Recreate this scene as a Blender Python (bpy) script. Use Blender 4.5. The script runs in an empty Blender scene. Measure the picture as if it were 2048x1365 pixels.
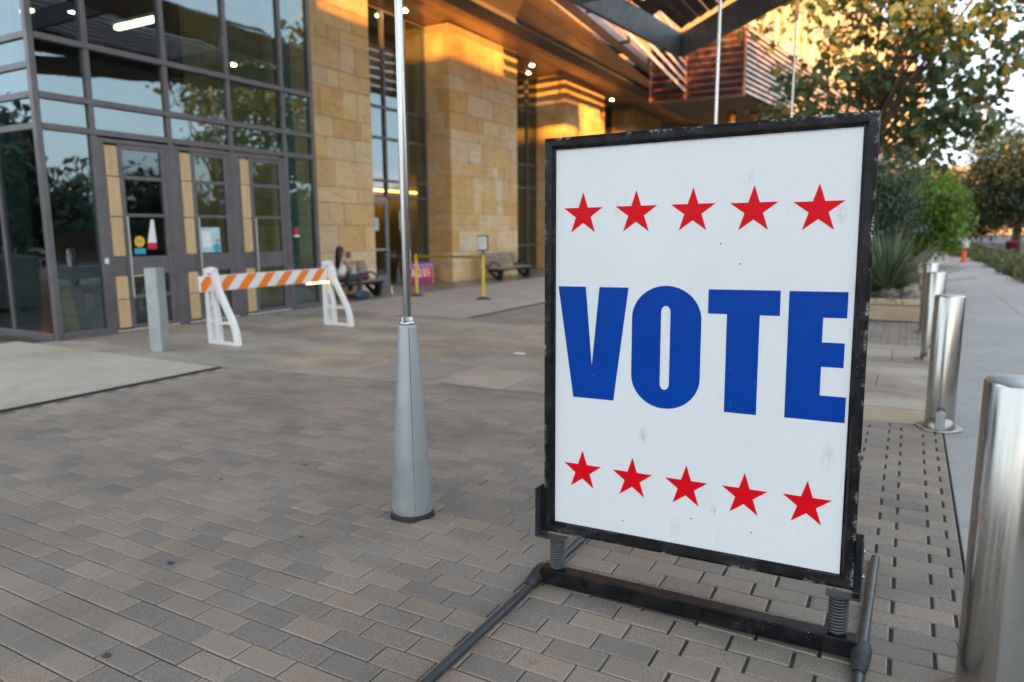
import bpy, math, random
import numpy as np
from mathutils import Vector, Matrix
random.seed(7); rng = np.random.default_rng(7)
R = math.radians
SC = bpy.context.scene
COL = SC.collection

# ------------------------------------------------------------------ camera
cam = bpy.data.cameras.new('camera'); camo = bpy.data.objects.new('camera', cam); COL.objects.link(camo)
yaw, pitch, roll = R(29.0189), R(8.80494), R(-0.319186)
fw = Vector((-math.sin(yaw)*math.cos(pitch), math.cos(yaw)*math.cos(pitch), -math.sin(pitch)))
rt = Vector((math.cos(yaw), math.sin(yaw), 0)); up = rt.cross(fw)
r2 = rt*math.cos(roll) + up*math.sin(roll); u2 = up*math.cos(roll) - rt*math.sin(roll)
m = Matrix((r2, u2, -fw)).transposed().to_4x4(); m.translation = (0, 0, 1.5)
camo.matrix_world = m
cam.sensor_width = 36; cam.lens = 25.06; cam.clip_start = .05; cam.clip_end = 3000
cam.dof.use_dof = True; cam.dof.focus_distance = 2.55; cam.dof.aperture_fstop = 2.0
SC.camera = camo

# ------------------------------------------------------------------ light
SUN_EL = 1.6
LD = Vector((-.64, .768, 0)).normalized()             # horizontal travel direction of the light
w = bpy.data.worlds.new('World'); SC.world = w; w.use_nodes = True
nt = w.node_tree; nt.nodes.clear()
def N(t, **k):
    n = nt.nodes.new(t)
    for a, b in k.items(): setattr(n, a, b)
    return n
out = N('ShaderNodeOutputWorld'); bg = N('ShaderNodeBackground'); sky = N('ShaderNodeTexSky')
sky.sky_type = 'NISHITA'; sky.sun_disc = False
sky.sun_elevation = R(6.0); sky.sun_rotation = math.atan2(-LD.x, -LD.y)
sky.air_density = 1.0; sky.dust_density = 1.6; sky.ozone_density = 1.0
bg.inputs['Strength'].default_value = .15
# thin high cloud: soft pale patches over the whole sky
tc = N('ShaderNodeTexCoord'); mp = N('ShaderNodeMapping'); mp.inputs['Scale'].default_value = (1, 1, 3.2)
nz = N('ShaderNodeTexNoise'); nz.inputs['Scale'].default_value = 2.3; nz.inputs['Detail'].default_value = 7; nz.inputs['Roughness'].default_value = .58
cr = N('ShaderNodeMapRange'); cr.inputs['From Min'].default_value = .36; cr.inputs['From Max'].default_value = .66
cr.inputs['To Min'].default_value = .62; cr.inputs['To Max'].default_value = .97
mx = N('ShaderNodeMix', data_type='RGBA'); mx.inputs[7].default_value = (3.15, 3.7, 4.25, 1)
nt.links.new(tc.outputs['Generated'], mp.inputs['Vector']); nt.links.new(mp.outputs[0], nz.inputs['Vector'])
nt.links.new(nz.outputs['Fac'], cr.inputs['Value']); nt.links.new(cr.outputs[0], mx.inputs[0])
nt.links.new(sky.outputs[0], mx.inputs[6]); nt.links.new(mx.outputs[2], bg.inputs['Color'])
nt.links.new(bg.outputs[0], out.inputs['Surface'])
sl = bpy.data.lights.new('sun', 'SUN'); so = bpy.data.objects.new('sun', sl); COL.objects.link(so)
sl.energy = 4.6; sl.color = (1, .43, .07); sl.angle = R(.8)
dv = Vector((LD.x*math.cos(R(SUN_EL)), LD.y*math.cos(R(SUN_EL)), -math.sin(R(SUN_EL))))
so.rotation_euler = dv.to_track_quat('-Z', 'Y').to_euler(); so.location = (40, -40, 30)
SC.view_settings.view_transform = 'Standard'; SC.view_settings.look = 'None'
SC.view_settings.exposure = 2.08; SC.view_settings.gamma = 1
SC.render.engine = 'CYCLES'; SC.cycles.use_denoising = True
SC.cycles.max_bounces = 8; SC.cycles.transparent_max_bounces = 16
SC.cycles.caustics_reflective = False; SC.cycles.caustics_refractive = False
SC.cycles.sample_clamp_indirect = 6

# ------------------------------------------------------------------ materials
class MT:
    def __init__(s, name):
        s.m = bpy.data.materials.new(name); s.m.use_nodes = True; s.t = s.m.node_tree
        s.b = s.t.nodes['Principled BSDF']; s.o = s.t.nodes['Material Output']
    def n(s, t, **k):
        x = s.t.nodes.new(t)
        for a, b in k.items(): setattr(x, a, b)
        return x
    def l(s, a, b): s.t.links.new(a, b)
    def coord(s, kind='Object', scale=(1, 1, 1)):
        c = s.n('ShaderNodeTexCoord'); p = s.n('ShaderNodeMapping'); p.inputs['Scale'].default_value = scale
        s.l(c.outputs[kind], p.inputs['Vector']); return p.outputs[0]
    def noise(s, vec, scale, detail=4, rough=.55):
        x = s.n('ShaderNodeTexNoise'); x.inputs['Scale'].default_value = scale
        x.inputs['Detail'].default_value = detail; x.inputs['Roughness'].default_value = rough
        if vec is not None: s.l(vec, x.inputs['Vector'])
        return x.outputs['Fac']
    def ramp(s, fac, stops):
        r = s.n('ShaderNodeValToRGB'); e = r.color_ramp.elements
        while len(e) < len(stops): e.new(.5)
        for i, (p, c) in enumerate(stops):
            e[i].position = p; e[i].color = (c[0], c[1], c[2], 1) if hasattr(c, '__len__') else (c, c, c, 1)
        s.l(fac, r.inputs[0]); return r.outputs[0]
    def mix(s, f, a, b, mode='MIX'):
        x = s.n('ShaderNodeMix', data_type='RGBA', blend_type=mode)
        for i, v in ((0, f), (6, a), (7, b)):
            if isinstance(v, (int, float)): x.inputs[i].default_value = v
            elif isinstance(v, (tuple, list)): x.inputs[i].default_value = (*v, 1)
            else: s.l(v, x.inputs[i])
        return x.outputs[2]
    def bump(s, h, strength=.2, dist=.01):
        x = s.n('ShaderNodeBump'); x.inputs['Strength'].default_value = strength; x.inputs['Distance'].default_value = dist
        s.l(h, x.inputs['Height']); s.l(x.outputs[0], s.b.inputs['Normal'])
    def set(s, **k):
        for a, v in k.items():
            i = s.b.inputs[a.replace('_', ' ')]
            if hasattr(v, 'links') or hasattr(v, 'is_linked'): s.l(v, i)
            elif isinstance(v, tuple) and len(v) == 3: i.default_value = (*v, 1)
            else: i.default_value = v
        return s
MATS = {}
def simple(name, col, rough=.5, metal=0, var=.12, scale=6, bump=.06, bscale=60, spec=.5):
    """painted / plain surface with uneven tone and a fine grain"""
    if name in MATS: return MATS[name]
    t = MT(name); v = t.coord()
    f = t.noise(v, scale, 5)
    lo = tuple(c*(1-var) for c in col); hi = tuple(min(1, c*(1+var)) for c in col)
    t.set(Base_Color=t.ramp(f, [(.3, lo), (.7, hi)]), Metallic=metal)
    f2 = t.noise(v, scale*3.3, 3)
    t.set(Roughness=t.ramp(f2, [(.3, max(.03, rough*.8)), (.7, min(1, rough*1.2))]))
    t.b.inputs['Specular IOR Level'].default_value = spec
    if bump: t.bump(t.noise(v, bscale, 3), bump, .004)
    MATS[name] = t.m; return t.m
def emis(name, col, st):
    t = MT(name); t.set(Base_Color=col, Emission_Color=col, Emission_Strength=st); return t.m

def mk_paver():
    t = MT('paver'); gp_ = t.n('ShaderNodeNewGeometry'); v = gp_.outputs['Position']
    a = t.n('ShaderNodeAttribute', attribute_name='tint')
    sp = t.noise(v, 260, 2, .7); bl = t.noise(v, 1.3, 5)
    c = t.mix(t.ramp(sp, [(.35, .55), (.5, 0), (.68, .45)]), a.outputs['Color'], t.ramp(sp, [(.42, (.03, .028, .03)), (.6, (.42, .38, .34))]))
    c = t.mix(.9, c, t.ramp(bl, [(.3, .70), (.5, .98), (.75, 1.14)]), 'MULTIPLY')
    c = t.mix(t.ramp(t.noise(v, 5.5, 5, .7), [(.60, 0), (.78, .25)]), c, (.10, .088, .078))
    c = t.mix(t.ramp(t.noise(v, 31, 3, .6), [(.73, 0), (.79, .35)]), c, (.07, .062, .055))
    t.set(Base_Color=c, Roughness=.86); t.bump(t.noise(v, 420, 3, .7), .35, .002); return t.m
def mk_concrete(name, c1, c2, stain):
    t = MT(name); v = t.coord()
    f = t.noise(v, .8, 6, .6); g = t.noise(v, 3.2, 5, .65); h = t.noise(v, 160, 3)
    c = t.ramp(f, [(.3, c1), (.7, c2)])
    c = t.mix(t.ramp(g, [(.48, 0), (.72, .7)]), c, stain); c = t.mix(t.ramp(t.noise(v, .45, 3), [(.5, 0), (.7, .45)]), c, stain)
    c = t.mix(.5, c, t.ramp(h, [(.3, .8), (.7, 1.15)]), 'MULTIPLY')
    t.set(Base_Color=c, Roughness=.85); t.bump(h, .15, .003); return t.m
def mk_stone(name, cols, scale=1, stain=False):
    t = MT(name); v = t.coord()
    if stain: gp_ = t.n('ShaderNodeNewGeometry'); v = gp_.outputs['Position']
    oi = t.n('ShaderNodeObjectInfo')
    n = len(cols); c = t.ramp(oi.outputs['Random'], [((i+.5)/n, k) for i, k in enumerate(cols)])
    f = t.noise(v, 2.2*scale, 7, .65); g = t.noise(v, 38*scale, 4, .7); vein = t.noise(t.coord('Object', (1, 1, 4)), 1.7*scale, 6, .7)
    c = t.mix(.8, c, t.ramp(f, [(.28, (.80, .75, .69)), (.5, (1, 1, 1)), (.72, (1.10, 1.08, 1.05))]), 'MULTIPLY')
    c = t.mix(t.ramp(vein, [(.54, 0), (.66, .42), (.7, .1)]), c, (.34, .19, .08))
    c = t.mix(t.ramp(g, [(.30, .5), (.4, 0)]), c, (.12, .08, .05))
    if stain:
        mp_ = t.n('ShaderNodeMapping'); mp_.inputs['Scale'].default_value = (.55, 1, 1); t.l(v, mp_.inputs['Vector'])
        c = t.mix(t.ramp(t.noise(mp_.outputs[0], .85, 6, .62), [(.46, 0), (.60, .62)]), c, (.135, .108, .085))
        c = t.mix(t.ramp(t.noise(mp_.outputs[0], 1.9, 5, .6), [(.55, 0), (.70, .5)]), c, (.30, .215, .13))
        c = t.mix(t.ramp(t.noise(mp_.outputs[0], 4.5, 4, .7), [(.60, 0), (.74, .5)]), c, (.10, .085, .072))
    t.set(Base_Color=c, Roughness=.84); t.bump(g, .45, .006); return t.m
def mk_glass(name, tint, ior, wave=.012):
    t = MT(name); t.t.nodes.remove(t.b)
    tr = t.n('ShaderNodeBsdfTransparent'); tr.inputs['Color'].default_value = (*tint, 1)
    gl = t.n('ShaderNodeBsdfGlossy'); gl.inputs['Roughness'].default_value = .015; gl.inputs['Color'].default_value = (.76, .93, 1, 1)
    fr = t.n('ShaderNodeFresnel'); fr.inputs['IOR'].default_value = ior
    ms = t.n('ShaderNodeMixShader')
    bp = t.n('ShaderNodeBump'); bp.inputs['Strength'].default_value = wave; bp.inputs['Distance'].default_value = .3
    v = t.coord('Object'); t.l(t.noise(v, .9, 2), bp.inputs['Height']); t.l(bp.outputs[0], gl.inputs['Normal'])
    ge = t.n('ShaderNodeNewGeometry'); iv = t.n('ShaderNodeMath', operation='SUBTRACT'); iv.inputs[0].default_value = 1; t.l(ge.outputs['Backfacing'], iv.inputs[1])
    mu = t.n('ShaderNodeMath', operation='MULTIPLY'); t.l(fr.outputs[0], mu.inputs[0]); t.l(iv.outputs[0], mu.inputs[1])
    t.l(mu.outputs[0], ms.inputs[0]); t.l(tr.outputs[0], ms.inputs[1]); t.l(gl.outputs[0], ms.inputs[2])
    t.l(ms.outputs[0], t.o.inputs['Surface']); return t.m
def mk_leaf(name, trans=.35, rough=.5):
    t = MT(name)
    a = t.n('ShaderNodeAttribute', attribute_name='tint')
    t.set(Base_Color=a.outputs['Color'], Roughness=rough)
    tl = t.n('ShaderNodeBsdfTranslucent'); ms = t.n('ShaderNodeMixShader'); ms.inputs[0].default_value = trans
    t.l(t.mix(1., a.outputs['Color'], (1.15, 1.2, .6), 'MULTIPLY'), tl.inputs['Color'])
    t.l(t.b.outputs[0], ms.inputs[1]); t.l(tl.outputs[0], ms.inputs[2]); t.l(ms.outputs[0], t.o.inputs['Surface']); return t.m
def mk_steel(name, col, rough, streak=True):
    t = MT(name); v = t.coord('Object', (1, 1, .04) if streak else (1, 1, 1))
    f = t.noise(v, 90, 3); g = t.noise(t.coord(), 7, 4)
    sm = t.noise(t.coord(), 22, 5, .7); dr = t.noise(t.coord('Object', (1, 1, .15)), 34, 3, .6)
    c = t.mix(.35, col, t.ramp(g, [(.3, .85), (.7, 1.03)]), 'MULTIPLY'); c = t.mix(t.ramp(dr, [(.62, 0), (.76, .15)]), c, (.20, .18, .16))
    t.set(Base_Color=c, Metallic=1.,
          Roughness=t.mix(t.ramp(sm, [(.50, 0), (.70, .10)]), t.ramp(f, [(.3, rough*.75), (.7, rough*1.35)]), (.55, .55, .55)))
    return t.m
def mk_scratched(name):
    """black powder coat with chips, scratches and worn edges"""
    t = MT(name); v = t.coord()
    big = t.noise(v, 7, 4); fine = t.noise(v, 240, 2, .6); sx = t.noise(t.coord('Object', (1, 1, .03)), 170, 2, .7)
    sy = t.noise(t.coord('Object', (.03, 1, 1)), 150, 2, .7)
    chips = t.ramp(fine, [(.66, 0), (.70, .8)]); scr = t.ramp(sx, [(.70, 0), (.74, .7)]); scr2 = t.ramp(sy, [(.72, 0), (.75, .6)])
    patch = t.ramp(big, [(.54, 0), (.68, 1)])
    we = t.n('ShaderNodeAttribute', attribute_name='wear'); edge = t.mix(1., we.outputs['Fac'], t.mix(1., t.ramp(t.noise(v, 11, 3, .6), [(.50, 0), (.60, 1)]), t.ramp(t.noise(v, 120, 3, .7), [(.44, 0), (.56, 1)]), 'MULTIPLY'), 'MULTIPLY')
    k = t.mix(1., t.mix(1., chips, scr, 'LIGHTEN'), scr2, 'LIGHTEN'); k = t.mix(1., k, patch, 'MULTIPLY'); k = t.mix(1., k, edge, 'LIGHTEN')
    dust = t.ramp(t.noise(v, 16, 5, .7), [(.45, 0), (.8, .07)])
    c = t.mix(dust, (.005, .005, .0065), (.30, .28, .26)); c = t.mix(k, c, (.42, .42, .41))
    t.set(Base_Color=c, Roughness=t.ramp(t.noise(v, 20, 4), [(.3, .25), (.7, .45)]), Specular_IOR_Level=.22); t.bump(fine, .1, .001); return t.m
def mk_poster():
    t = MT('corrugated_plastic'); v = t.coord()
    sep = t.n('ShaderNodeSeparateXYZ'); t.l(v, sep.inputs[0])
    wv = t.n('ShaderNodeMath', operation='MULTIPLY'); t.l(sep.outputs[0], wv.inputs[0]); wv.inputs[1].default_value = 2*math.pi/.0062
    sn = t.n('ShaderNodeMath', operation='SINE'); t.l(wv.outputs[0], sn.inputs[0])
    scf = t.noise(t.coord('Object', (1, 1, .12)), 26, 6, .75); scp = t.noise(v, 3.1, 3)
    dirt = t.mix(1., t.ramp(scf, [(.60, 0), (.72, .8)]), t.ramp(scp, [(.5, .04), (.68, .7)]), 'MULTIPLY')
    spots = t.ramp(t.noise(v, 75, 2), [(.79, 0), (.81, .8)])
    for (cx_, cz_, rr_, st_) in ((.417, .456, .035, .75), (1.071, .46, .05, .5), (.692, .2, .022, .8), (1.079, 1.279, .03, .75), (.30, 1.32, .03, .5), (.78, 1.41, .04, .3), (.66, .25, .06, .25), (.12, .75, .05, .3), (.55, .10, .05, .3)):
        vs_ = t.n('ShaderNodeVectorMath', operation='SUBTRACT'); t.l(v, vs_.inputs[0]); vs_.inputs[1].default_value = (cx_, .014, cz_)
        vm_ = t.n('ShaderNodeVectorMath', operation='MULTIPLY'); t.l(vs_.outputs[0], vm_.inputs[0]); vm_.inputs[1].default_value = (1.6, 1, .8)
        vl_ = t.n('ShaderNodeVectorMath', operation='LENGTH'); t.l(vm_.outputs[0], vl_.inputs[0])
        sm_ = t.mix(1., t.ramp(vl_.outputs['Value'], [(0, st_), (rr_*.5, st_*.7), (rr_, 0)]), t.ramp(t.noise(t.coord('Object', (1, 1, .22)), 140, 4, .7), [(.42, 0), (.6, 1)]), 'MULTIPLY')
        dirt = t.mix(1., dirt, sm_, 'LIGHTEN')
    c = t.mix(dirt, (.755, .765, .775), (.42, .42, .42)); c = t.mix(spots, c, (.1, .09, .08))
    c = t.mix(.6, c, t.ramp(t.noise(v, 1.6, 4), [(.3, .93), (.7, 1.03)]), 'MULTIPLY')
    t.set(Base_Color=c, Roughness=.34)
    bp = t.n('ShaderNodeBump'); bp.inputs['Strength'].default_value = .28; bp.inputs['Distance'].default_value = .0006
    t.l(sn.outputs[0], bp.inputs['Height']); t.l(bp.outputs[0], t.b.inputs['Normal']); return t.m
def mk_ink(name, col):
    t = MT(name); v = t.coord()
    sep = t.n('ShaderNodeSeparateXYZ'); t.l(v, sep.inputs[0])
    wv = t.n('ShaderNodeMath', operation='MULTIPLY'); t.l(sep.outputs[0], wv.inputs[0]); wv.inputs[1].default_value = 2*math.pi/.0062
    sn = t.n('ShaderNodeMath', operation='SINE'); t.l(wv.outputs[0], sn.inputs[0])
    ch = t.mix(1., t.ramp(t.noise(t.coord('Object', (1, 1, .2)), 120, 2, .6), [(.74, 0), (.77, 1)]), t.ramp(t.noise(v, 5, 3), [(.5, 0), (.6, 1)]), 'MULTIPLY')
    c = t.mix(ch, t.ramp(t.noise(v, 4, 4), [(.3, tuple(k*.93 for k in col)), (.7, tuple(min(1, k*1.06) for k in col))]), (.75, .76, .78))
    t.set(Base_Color=c, Roughness=.36, Specular_IOR_Level=.10)
    bp = t.n('ShaderNodeBump'); bp.inputs['Strength'].default_value = .3; bp.inputs['Distance'].default_value = .0006
    t.l(sn.outputs[0], bp.inputs['Height']); t.l(bp.outputs[0], t.b.inputs['Normal']); return t.m
def mk_wood(name, c1, c2, sc=(1, 1, .08)):
    t = MT(name); v = t.coord('Object', sc); oi = t.n('ShaderNodeObjectInfo')
    f = t.noise(v, 26, 6, .65); k = t.noise(t.coord('Object', (1, 1, .6)), 7, 2)
    c = t.ramp(f, [(.3, c1), (.7, c2)]); c = t.mix(t.ramp(k, [(.74, 0), (.78, .7)]), c, (.16, .08, .03))
    c = t.mix(.6, c, t.ramp(oi.outputs['Random'], [(0, .86), (1, 1.12)]), 'MULTIPLY')
    t.set(Base_Color=c, Roughness=.62); t.bump(f, .1, .002); return t.m

M = dict(
    paver=mk_paver(), bed=mk_concrete('joint_sand', (.10, .085, .07), (.165, .14, .115), (.045, .038, .03)),
    slab=mk_concrete('pale_concrete', (.35, .305, .25), (.43, .38, .315), (.27, .225, .17)),
    slab2=mk_concrete('pinkish_concrete', (.33, .28, .25), (.39, .34, .305), (.25, .20, .165)),
    walk=mk_concrete('grey_concrete', (.26, .252, .24), (.31, .302, .288), (.20, .19, .175)),
    flag=mk_stone('flagstone', [(.33, .28, .225), (.36, .305, .245), (.30, .26, .22), (.37, .315, .255), (.32, .27, .215), (.25, .215, .19), (.35, .305, .25), (.36, .28, .20)], .5, True),
    soil=mk_concrete('soil', (.05, .035, .025), (.09, .065, .045), (.03, .02, .015)),
    asphalt=mk_concrete('asphalt', (.045, .045, .047), (.07, .07, .07), (.035, .035, .035)),
    stone=mk_stone('sandstone', [(.64, .395, .165), (.71, .465, .21), (.67, .45, .23), (.74, .545, .31), (.60, .345, .13), (.72, .51, .26), (.70, .55, .37), (.62, .40, .185)]),
    mortar=simple('mortar', (.36, .25, .15), .9),
    frame=simple('grey_metal_paint', (.145, .132, .138), .42, .25, .14, 3, .03),
    frame2=simple('dark_metal_paint', (.035, .035, .038), .4, .2, .15, 3, .03),
    doorgrey=simple('blue_grey_door_paint', (.20, .21, .235), .4, .1, .1, 3, .02),
    glass=mk_glass('window_glass', (.50, .62, .62), 2.8), glass2=mk_glass('clear_glass', (.66, .74, .71), 2.1),
    ply=mk_wood('plywood', (.50, .33, .16), (.66, .47, .26)),
    beam=simple('canopy_steel', (.13, .135, .14), .5, .25, .2, 2.2, .04, 30),
    slat=simple('terracotta_slat', (.27, .095, .062), .6, 0, .22, 2.5, .05),
    slatd=simple('dark_brown_slat', (.10, .055, .045), .6, 0, .22, 2.5, .05), slatr=simple('red_brown_louvre', (.11, .036, .028), .6, 0, .25, 2.5, .05), slatp=simple('pale_louvre', (.50, .40, .36), .5, 0, .15, 2.5, .03),
    soffit=simple('bronze_soffit_panel', (.46, .31, .19), .34, .3, .14, 1.4, .015, 30),
    fascia=simple('grey_fascia', (.30, .28, .29), .45, .2, .14, 2, .03),
    galv=mk_steel('galvanised_steel', (.50, .52, .53), .42, False), chrome=mk_steel('polished_pole', (.44, .44, .43), .19),
    brushed=mk_steel('brushed_steel', (.46, .435, .40), .21), cone=simple('galvanised_grey', (.36, .385, .39), .45, .55, .13, 5, .04, 90),
    black=simple('black_paint', (.014, .014, .016), .35, 0, .3, 12), scratched=mk_scratched('scratched_black_paint'),
    rubber=simple('black_rubber', (.02, .021, .023), .6, 0, .3, 14), spring=simple('dull_spring_steel', (.085, .085, .088), .42, .5, .3, 18),
    tube=simple('grey_steel_tube', (.055, .062, .068), .38, .4, .3, 9),
    poster=mk_poster(), blue=mk_ink('blue_ink', (.0, .050, .33)), red=mk_ink('red_ink', (.72, .004, .012)),
    white=simple('white_plastic', (.78, .77, .76), .42, 0, .05, 5, .03), orange=simple('orange_reflective', (.92, .21, .01), .4, 0, .06),
    yellow=simple('yellow_paint', (.80, .50, .015), .38, 0, .06), coneorange=simple('cone_orange', (.75, .10, .02), .5),
    redp=simple('red_print', (.60, .02, .04), .45), purple=simple('purple_print', (.28, .02, .14), .45), bluep=simple('blue_print', (.06, .12, .5), .45),
    paper=simple('white_paper', (.80, .80, .80), .6, 0, .03), cyan=simple('cyan_print', (.03, .36, .55), .5), dkline=simple('grey_print', (.25, .25, .28), .6),
    teal=simple('pale_teal_print', (.45, .62, .66), .5), cream=simple('cream_plaster', (.55, .49, .40), .8),
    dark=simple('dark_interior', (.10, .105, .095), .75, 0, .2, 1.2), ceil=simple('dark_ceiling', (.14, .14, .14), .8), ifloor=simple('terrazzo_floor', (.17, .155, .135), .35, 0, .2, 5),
    greenp=simple('green_pillar_paint', (.12, .165, .15), .5), amberwood=mk_wood('amber_wood_wall', (.28, .12, .03), (.40, .19, .05)),
    lamp=emis('lit_lamp', (1, .85, .5), 16), hall=emis('added_hall_lamp', (1, .93, .78), 7), tubel=emis('lit_tube', (1, .80, .42), 4), warml=emis('warm_cove_light', (1, .5, .10), 5),
    leaf=mk_leaf('leaf', .32), leafd=mk_leaf('dense_leaf', .15), blade=mk_leaf('blade_leaf', .12, .42), bark=simple('bark', (.12, .09, .065), .9, 0, .35, 14, .4, 40),
    rock=mk_stone('boulder', [(.30, .27, .26), (.22, .20, .20)]), planter=mk_stone('planter_stone', [(.47, .37, .25), (.50, .40, .28)], .5),
    wood=simple('weathered_bench_wood', (.26, .20, .17), .7, 0, .25, 9), skin=simple('skin', (.46, .26, .18), .5, 0, .06), hair=simple('dark_hair', (.012, .008, .006), .5, 0, .3, 30),
    shirt=simple('white_top', (.80, .80, .82), .8, 0, .08), trous=simple('dark_trousers', (.045, .045, .05), .8), maroon=simple('maroon_sock', (.14, .012, .03), .8),
    bagblue=simple('blue_bag', (.05, .09, .15), .75), bagpur=simple('purple_bag', (.09, .03, .08), .8), finmat=simple('tan_fin', (.42, .34, .25), .55, 0, .12, 2),
    finwhite=simple('pale_fin', (.66, .58, .52), .5, 0, .1, 2), wall=simple('tan_wall', (.30, .23, .155), .7, 0, .12, .6), brickp=simple('far_pink_wall', (.36, .29, .25), .8, 0, .14, .5),
    pinkgrey=simple('pinkish_metal', (.48, .37, .37), .5), dark2=simple('dirt', (.03, .026, .022), .95, 0, .4, 30), greywall=simple('grey_green_wall', (.07, .08, .08), .7, 0, .15, 1), platesteel=mk_steel('worn_steel', (.34, .32, .29), .34), slotbed=simple('open_joint_grit', (.055, .046, .038), .95, 0, .5, 60), gum=simple('old_gum', (.05, .05, .052), .8), dry=simple('dry_leaf', (.34, .19, .08), .7), binblk=simple('bin_plastic', (.03, .035, .04), .5), stainred=simple('red_paint_drip', (.30, .02, .03), .7),
)

# ------------------------------------------------------------------ geometry helpers
class MB:
    def __init__(s): s.v = []; s.f = []; s.mi = []; s.cur = 0; s.sm = []
    def add(s, vs, fs, smooth=False):
        o = len(s.v); s.v += [tuple(map(float, v)) for v in vs]
        for f in fs: s.f.append(tuple(i+o for i in f)); s.mi.append(s.cur); s.sm.append(smooth)
        return s
    def box(s, x0, x1, y0, y1, z0, z1, M4=None):
        vs = [(x, y, z) for z in (z0, z1) for x, y in ((x0, y0), (x1, y0), (x1, y1), (x0, y1))]
        if M4: vs = [tuple(M4 @ Vector(v)) for v in vs]
        return s.add(vs, [(3, 2, 1, 0), (4, 5, 6, 7), (0, 1, 5, 4), (1, 2, 6, 5), (2, 3, 7, 6), (3, 0, 4, 7)])
    def cbox(s, x0, x1, y0, y1, z0, z1, b=.005, M4=None):
        """box with every edge chamfered"""
        X, Y, Z = (x0, x1), (y0, y1), (z0, z1); vs = []; idx = {}
        for i in (0, 1):
            for j in (0, 1):
                for k in (0, 1):
                    sx, sy, sz = (1-2*i)*b, (1-2*j)*b, (1-2*k)*b
                    for a in range(3):
                        p = [X[i], Y[j], Z[k]]
                        for c, sg in ((0, sx), (1, sy), (2, sz)):
                            if c != a: p[c] += sg
                        idx[i, j, k, a] = len(vs); vs.append(tuple(p))
        fs = []
        def q(l): fs.append(tuple(idx[c] for c in l))
        for i in (0, 1): q([(i, 0, 0, 0), (i, 1, 0, 0), (i, 1, 1, 0), (i, 0, 1, 0)][::1 if i else -1])
        for j in (0, 1): q([(0, j, 0, 1), (1, j, 0, 1), (1, j, 1, 1), (0, j, 1, 1)][::-1 if j else 1])
        for k in (0, 1): q([(0, 0, k, 2), (1, 0, k, 2), (1, 1, k, 2), (0, 1, k, 2)][::1 if k else -1])
        for j in (0, 1):
            for k in (0, 1): q([(0, j, k, 1), (1, j, k, 1), (1, j, k, 2), (0, j, k, 2)][::1 if j != k else -1])
        for i in (0, 1):
            for k in (0, 1): q([(i, 0, k, 0), (i, 1, k, 0), (i, 1, k, 2), (i, 0, k, 2)][::-1 if i != k else 1])
        for i in (0, 1):
            for j in (0, 1): q([(i, j, 0, 0), (i, j, 1, 0), (i, j, 1, 1), (i, j, 0, 1)][::1 if i != j else -1])
        for i in (0, 1):
            for j in (0, 1):
                for k in (0, 1): q([(i, j, k, 0), (i, j, k, 1), (i, j, k, 2)][::1 if (i+j+k) % 2 else -1])
        if M4: vs = [tuple(M4 @ Vector(v)) for v in vs]
        return s.add(vs, fs)
    def tube(s, pts, rad, n=10, cap=True, smooth=True):
        pts = [Vector(p) for p in pts]; rad = rad if hasattr(rad, '__len__') else [rad]*len(pts)
        vs = []; fs = []; ref = None
        for i, p in enumerate(pts):
            d = (pts[min(i+1, len(pts)-1)] - pts[max(i-1, 0)]).normalized()
            if ref is None: ref = Vector((0, 0, 1)) if abs(d.z) < .9 else Vector((1, 0, 0))
            a = d.cross(ref).normalized(); ref2 = a.cross(d).normalized(); ref = ref2
            for k in range(n):
                t = 2*math.pi*k/n; vs.append(p + (a*math.cos(t) + ref2*math.sin(t))*rad[i])
        for i in range(len(pts)-1):
            for k in range(n): fs.append((i*n+k, i*n+(k+1) % n, (i+1)*n+(k+1) % n, (i+1)*n+k))
        s.add(vs, fs, smooth)
        if cap: s.add(vs[:n], [tuple(range(n))]); s.add(vs[-n:], [tuple(range(n))[::-1]])
        return s
    def lathe(s, prof, c=(0, 0, 0), n=32, smooth=True, cap=True):
        vs = []; fs = []
        for r, z in prof:
            for k in range(n): t = 2*math.pi*k/n; vs.append((c[0]+r*math.cos(t), c[1]+r*math.sin(t), c[2]+z))
        for i in range(len(prof)-1):
            for k in range(n): fs.append((i*n+k, i*n+(k+1) % n, (i+1)*n+(k+1) % n, (i+1)*n+k))
        s.add(vs, fs, smooth)
        if cap: s.add(vs[-n:], [tuple(range(n))]); s.add(vs[:n], [tuple(range(n))[::-1]])
        return s
    def prism(s, poly, fn, d0, d1, side=True):
        """poly: 2-D outline, fn(u, v, d) -> xyz, extruded from d0 to d1"""
        n = len(poly); vs = [fn(u, v, d0) for u, v in poly] + [fn(u, v, d1) for u, v in poly]
        fs = [tuple(range(n))[::-1], tuple(range(n, 2*n))]
        if side: fs += [(i, (i+1) % n, n+(i+1) % n, n+i) for i in range(n)]
        return s.add(vs, fs)
    def band(s, pts, wd, fn, d0, d1):
        """flat bar of width wd following a 2-D centre line, extruded"""
        L = []; Rr = []
        for i, p in enumerate(pts):
            a = pts[max(i-1, 0)]; b = pts[min(i+1, len(pts)-1)]
            dx, dy = b[0]-a[0], b[1]-a[1]; l = math.hypot(dx, dy); nx, ny = -dy/l, dx/l
            hw = (wd[i] if hasattr(wd, '__len__') else wd)/2
            L.append((p[0]+nx*hw, p[1]+ny*hw)); Rr.append((p[0]-nx*hw, p[1]-ny*hw))
        for i in range(len(pts)-1):
            s.prism([Rr[i], Rr[i+1], L[i+1], L[i]], fn, d0, d1)
        return s
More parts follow.
